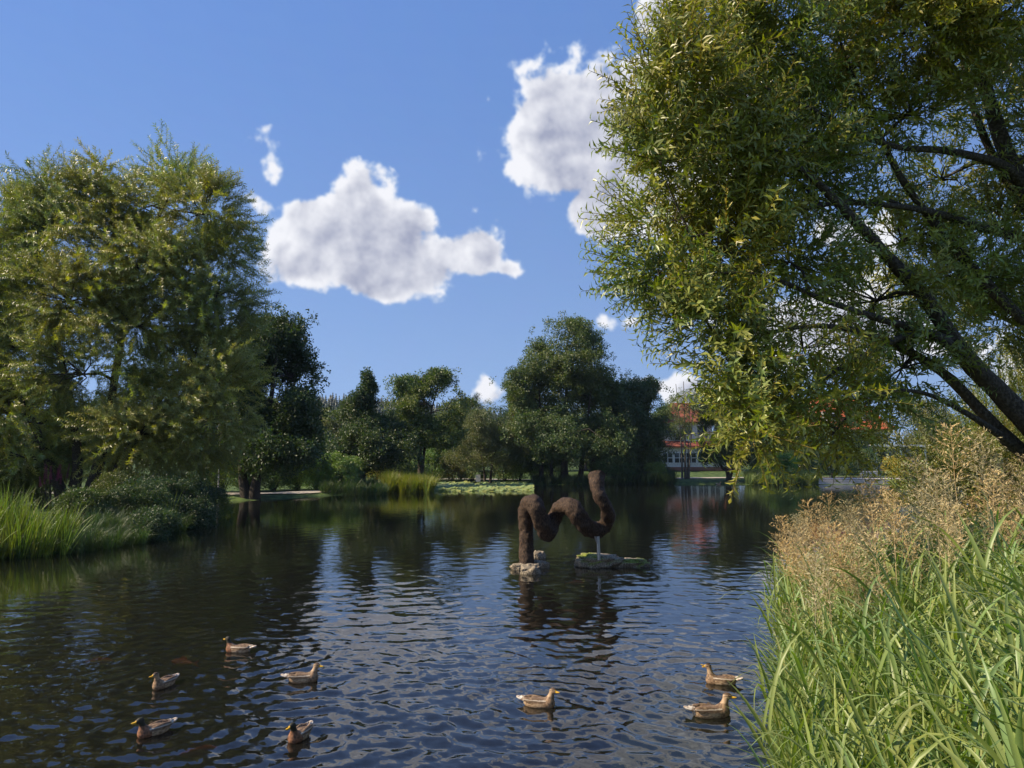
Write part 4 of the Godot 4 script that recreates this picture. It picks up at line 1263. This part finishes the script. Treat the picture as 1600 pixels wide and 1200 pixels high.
	var far_bushes := [[345, 768, 50, 3.4, 2.5, Color(0.17, 0.22, 0.04), "bright bush with tall shoots beside the path"], [325, 768, 47, 2.2, 2.0, Color(0.15, 0.2, 0.04), "leafy bush beside the path behind the bank's tip"], [425, 766, 56, 3.2, 1.6, Color(0.07, 0.11, 0.035), "dark low bush behind the twin-trunked alder"], [462, 765, 54, 2.8, 2.4, Color(0.17, 0.23, 0.045), "bright sunlit bush beyond the twin-trunked alder"],
		[495, 764, 56, 3.2, 2.1, Color(0.13, 0.19, 0.045), "green bush along the path before the pale tree"], [530, 764, 56, 2.6, 2.2, Color(0.12, 0.17, 0.05), "bushy growth beside the white post"], [545, 762, 58, 2.2, 1.9, Color(0.08, 0.12, 0.04), "dark bush under the pointed alder"], [588, 755, 62, 2.4, 3.0, Color(0.2, 0.19, 0.04), "yellowing young tree bush behind the pointed alder"], [615, 752, 66, 3.4, 2.0, Color(0.13, 0.17, 0.07), "pale green bush behind the yellow reeds"], [640, 752, 70, 3.0, 1.8, Color(0.12, 0.16, 0.06), "grey green bush beside the forked maple's trunk"], [676, 750, 68, 3.2, 2.5, Color(0.1, 0.15, 0.04), "rounded bush at the foot of the forked maple"], [705, 750, 70, 3.4, 2.0, Color(0.15, 0.13, 0.05), "reddish brown tinged bush behind the lily pads"], [738, 750, 72, 2.6, 2.0, Color(0.13, 0.16, 0.07), "pale bush under the olive green tree"], [790, 750, 74, 3.2, 2.3, Color(0.14, 0.17, 0.06), "silvery bush between olive tree and poplar"], [812, 750, 72, 2.8, 1.9, Color(0.15, 0.2, 0.045), "bright rounded bush beside the poplar's stems"], [860, 750, 76, 3.0, 1.9, Color(0.12, 0.17, 0.05), "bush seen between the poplar's stems"], [950, 752, 70, 3.4, 2.0, Color(0.06, 0.1, 0.035), "dark bush at the poplar's foot"], [975, 754, 68, 3.6, 1.6, Color(0.05, 0.085, 0.03), "low dark bush under the round-topped tree"], [1028, 752, 72, 1.8, 1.5, Color(0.12, 0.16, 0.045), "lit bush beside the white house"],
		[1200, 742, 72, 3.6, 2.1, Color(0.07, 0.12, 0.035), "dark green bush at the edge of the lawn"], [1228, 744, 70, 3.4, 2.2, Color(0.12, 0.2, 0.05), "fresh green bush above the reed fringe"], [1258, 742, 72, 3.6, 3.0, Color(0.05, 0.08, 0.03), "tall dark bush between lawn and pier"], [1300, 740, 74, 4.0, 3.0, Color(0.05, 0.085, 0.03), "dark bush behind the pier"], [1345, 740, 76, 4.0, 2.6, Color(0.06, 0.09, 0.035), "dark hedge bush behind the park bench"], [1408, 738, 72, 3.0, 1.8, Color(0.28, 0.22, 0.03), "golden yellow bush beside the grey pavilion"]]
	for q in far_bushes:
		var w := at(q[0], q[1], minf(q[2], 2743.0 / (q[1] - 710.0)))
		while shore(w.x, w.z) < 0.8: w.z -= 0.5
		bush("bank_bush", q[6], fb, w, q[3], q[4] * 1.1, 700, q[5] * 1.7, shapes.clump, 0.7)
	var strap := []
	for k in 3: strap.append(tuft_mesh(22, 1.1, 0.03, 0.5, 0.9))
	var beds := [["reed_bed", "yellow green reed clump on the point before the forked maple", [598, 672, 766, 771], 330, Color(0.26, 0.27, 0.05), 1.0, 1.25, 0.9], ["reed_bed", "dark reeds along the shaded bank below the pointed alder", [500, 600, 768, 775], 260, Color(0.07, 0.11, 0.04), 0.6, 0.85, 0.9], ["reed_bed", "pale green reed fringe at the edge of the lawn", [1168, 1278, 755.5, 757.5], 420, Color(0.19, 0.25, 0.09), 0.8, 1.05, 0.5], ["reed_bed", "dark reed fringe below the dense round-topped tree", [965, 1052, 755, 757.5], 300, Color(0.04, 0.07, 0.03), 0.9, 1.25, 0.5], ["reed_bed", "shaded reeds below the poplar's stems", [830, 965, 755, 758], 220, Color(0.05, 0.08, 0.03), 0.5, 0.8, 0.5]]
	for q in beds:
		spots = []
		for k in q[3]:
			var w := on(rng.randf_range(q[2][0], q[2][1]), rng.randf_range(q[2][2], q[2][3]))
			w.z -= rng.randf() * q[7]
			w.y = clampf(land(w.x, w.z), -0.05, 0.5)
			spots.append(w)
		grass_bed(q[0], q[1], "reeds", strap, M.blade, spots, q[4], Vector3(0.08, 0, 0), q[5], q[6])
	# lily pads
	var pad := Soup.new()
	var c0 := pad.vert(Vector3.ZERO, Vector3.UP)
	for k in 15:
		var a := 0.25 + (TAU - 0.5) * k / 14.0
		pad.vert(Vector3(cos(a) * 0.15, 0.012 + 0.01 * sin(a * 3.0), sin(a) * 0.15), (Vector3.UP + Vector3(cos(a), 0, sin(a)) * -0.15).normalized())
		if k: pad.tri(c0, c0 + k, c0 + k + 1)
	spots = []
	for k in 1700:
		var w := on(rng.randf_range(672, 832), rng.randf_range(755.5, 768.5))
		var lim := 832.0 - 40.0 * absf((w.z + 57.0) / 8.0)
		if w.z > -52.5 + 3.0 * noise.get_noise_1d(w.x * 40.0) or shore(w.x, w.z) > -0.2: continue
		spots.append(w + Vector3(0, 0.015 + pow(rng.randf(), 2.0) * 0.2, 0))
	grass_bed("lily_pads", "floating water lily pads spread before the olive green tree", "lily pads", [pad.done()], M.blade, spots, Color(0.3, 0.37, 0.13), Vector3(-0.25, 0, 0.3), 0.7, 1.2)
	var xf := []
	# posts along the path
	var wp := at(555, 758, 52.0)
	wp.y = land(wp.x, wp.z)
	var sg := thing("marker_post", "white marker post beside the path under the pointed alder", "post", wp)
	put("board", box_mesh(0.32, 0.62, 0.05), M.white, sg, Vector3(0, 0.35, 0))
	put("post", box_mesh(0.08, 0.95, 0.06), M.grey_paint, sg, Vector3(0, 0, -0.06))
	wp = at(747, 750, 66.5)
	wp.y = land(wp.x, wp.z)
	sg = thing("marker_post", "white marker post beside the bushes behind the lily pads", "post", wp)
	put("board", box_mesh(0.4, 0.6, 0.05), M.white, sg, Vector3(0, 0.25, 0))
	put("post", box_mesh(0.08, 0.8, 0.06), M.grey_paint, sg, Vector3(0, 0, -0.06))
	wp = at(341, 771, 45.0)
	wp.y = land(wp.x, wp.z)
	sg = thing("lamp_post", "slender grey lamp post beside the path", "lamp post", wp)
	var lp := Soup.new()
	lp.tube([Vector3.ZERO, Vector3(0, 0.5, 0), Vector3(0, 3.6, 0)], [0.06, 0.045, 0.035], 10)
	put("pole", lp.done(), M.grey_paint, sg)
	var lh := Soup.new()
	lh.tube([Vector3(0, 3.6, 0), Vector3(0, 3.7, 0), Vector3(0, 3.95, 0), Vector3(0, 4.05, 0)], [0.06, 0.16, 0.2, 0.04], 12, 0.0, null, true)
	put("lantern", lh.done(), M.grey_paint, sg)

func animals() -> void:
	var e := SphereMesh.new()
	e.radius = 0.0052; e.height = 0.0104; e.radial_segments = 10; e.rings = 6
	shapes.eye = e
	var calm := duck_mesh(-0.35, 0.4, false, false)
	var dark := duck_mesh(-0.35, 0.2, false, true)
	var loud := duck_mesh(0.1, 1.0, true, false)
	print("ducks ", Time.get_ticks_msec())
	var s := duck_spots
	duck(dark, -0.35, 0.2, s[0], PI - 0.1, "dark-headed mallard swimming away from the others near the dark reflections", 1.0)
	duck(calm, -0.35, 0.4, s[1], PI + 1.3, "brown mallard coming head on with its pale tail raised behind", 0.95)
	duck(calm, -0.35, 0.4, s[2], 0.12, "buff brown mallard with bright yellow bill swimming across the sky reflection", 1.02)
	duck(dark, -0.35, 0.2, s[3], PI + 1.0, "dark-headed mallard with chestnut breast and yellow bill", 0.95)
	duck(dark, -0.35, 0.2, s[4], PI + 1.35, "mottled mallard coming head on with dark head and scaly flanks", 0.95)
	duck(calm, -0.35, 0.4, s[5], -0.3, "lone mallard with yellow bill in front of the sculpture's reflection", 1.0)
	duck(loud, 0.1, 1.0, s[6], PI - 0.25, "mallard with raised head and open orange bill near the reeds", 1.0)
	duck(calm, -0.35, 0.4, s[7], 0.05, "large brown mallard with yellow bill swimming close to the reeds", 1.12)
	duck(calm, -0.35, 0.4, s[8], 0.4, "far mallard resting on the water before the lawn", 1.3)
	# goldfish below the surface
	var fish := Soup.new()
	fish.tube([Vector3(-0.16, 0, 0), Vector3(-0.1, 0, 0.012), Vector3(0, 0, 0), Vector3(0.1, 0, -0.008), Vector3(0.16, 0, 0)], [0.01, 0.03, 0.05, 0.04, 0.012], 10)
	fish.quad(Vector3(-0.15, 0, 0), Vector3(-0.26, 0.05, 0.02), Vector3(-0.22, 0, 0.01), Vector3(-0.26, -0.05, 0.02))
	var fm := fish.done()
	var fins := Soup.new()
	fins.quad(Vector3(0.05, 0.04, 0), Vector3(-0.02, 0.085, 0), Vector3(-0.08, 0.06, 0), Vector3(-0.06, 0.03, 0.005))
	var fin := fins.done()
	for q in [[1013, 1067, 0.4, "orange fish just below the surface near the open-billed mallard"], [900, 903, 0.1, "orange fish below the surface between the serpent's stones"], [285, 1022, 2.8, "reddish fish gliding beside the mallard in the dark reflections"], [155, 1021, 0.2, "reddish fish in the dark reflections away from the mallards"], [310, 1156, 0.5, "reddish fish between the two head-on mallards"]]:
		var w := on(q[0], q[1])
		var f := thing("goldfish", q[3], "fish", w + Vector3(0, -0.1, 0), q[2], "fish under the pond's surface")
		put("body", fm, M.fish, f)
		put("fin", fin, M.fish, f)
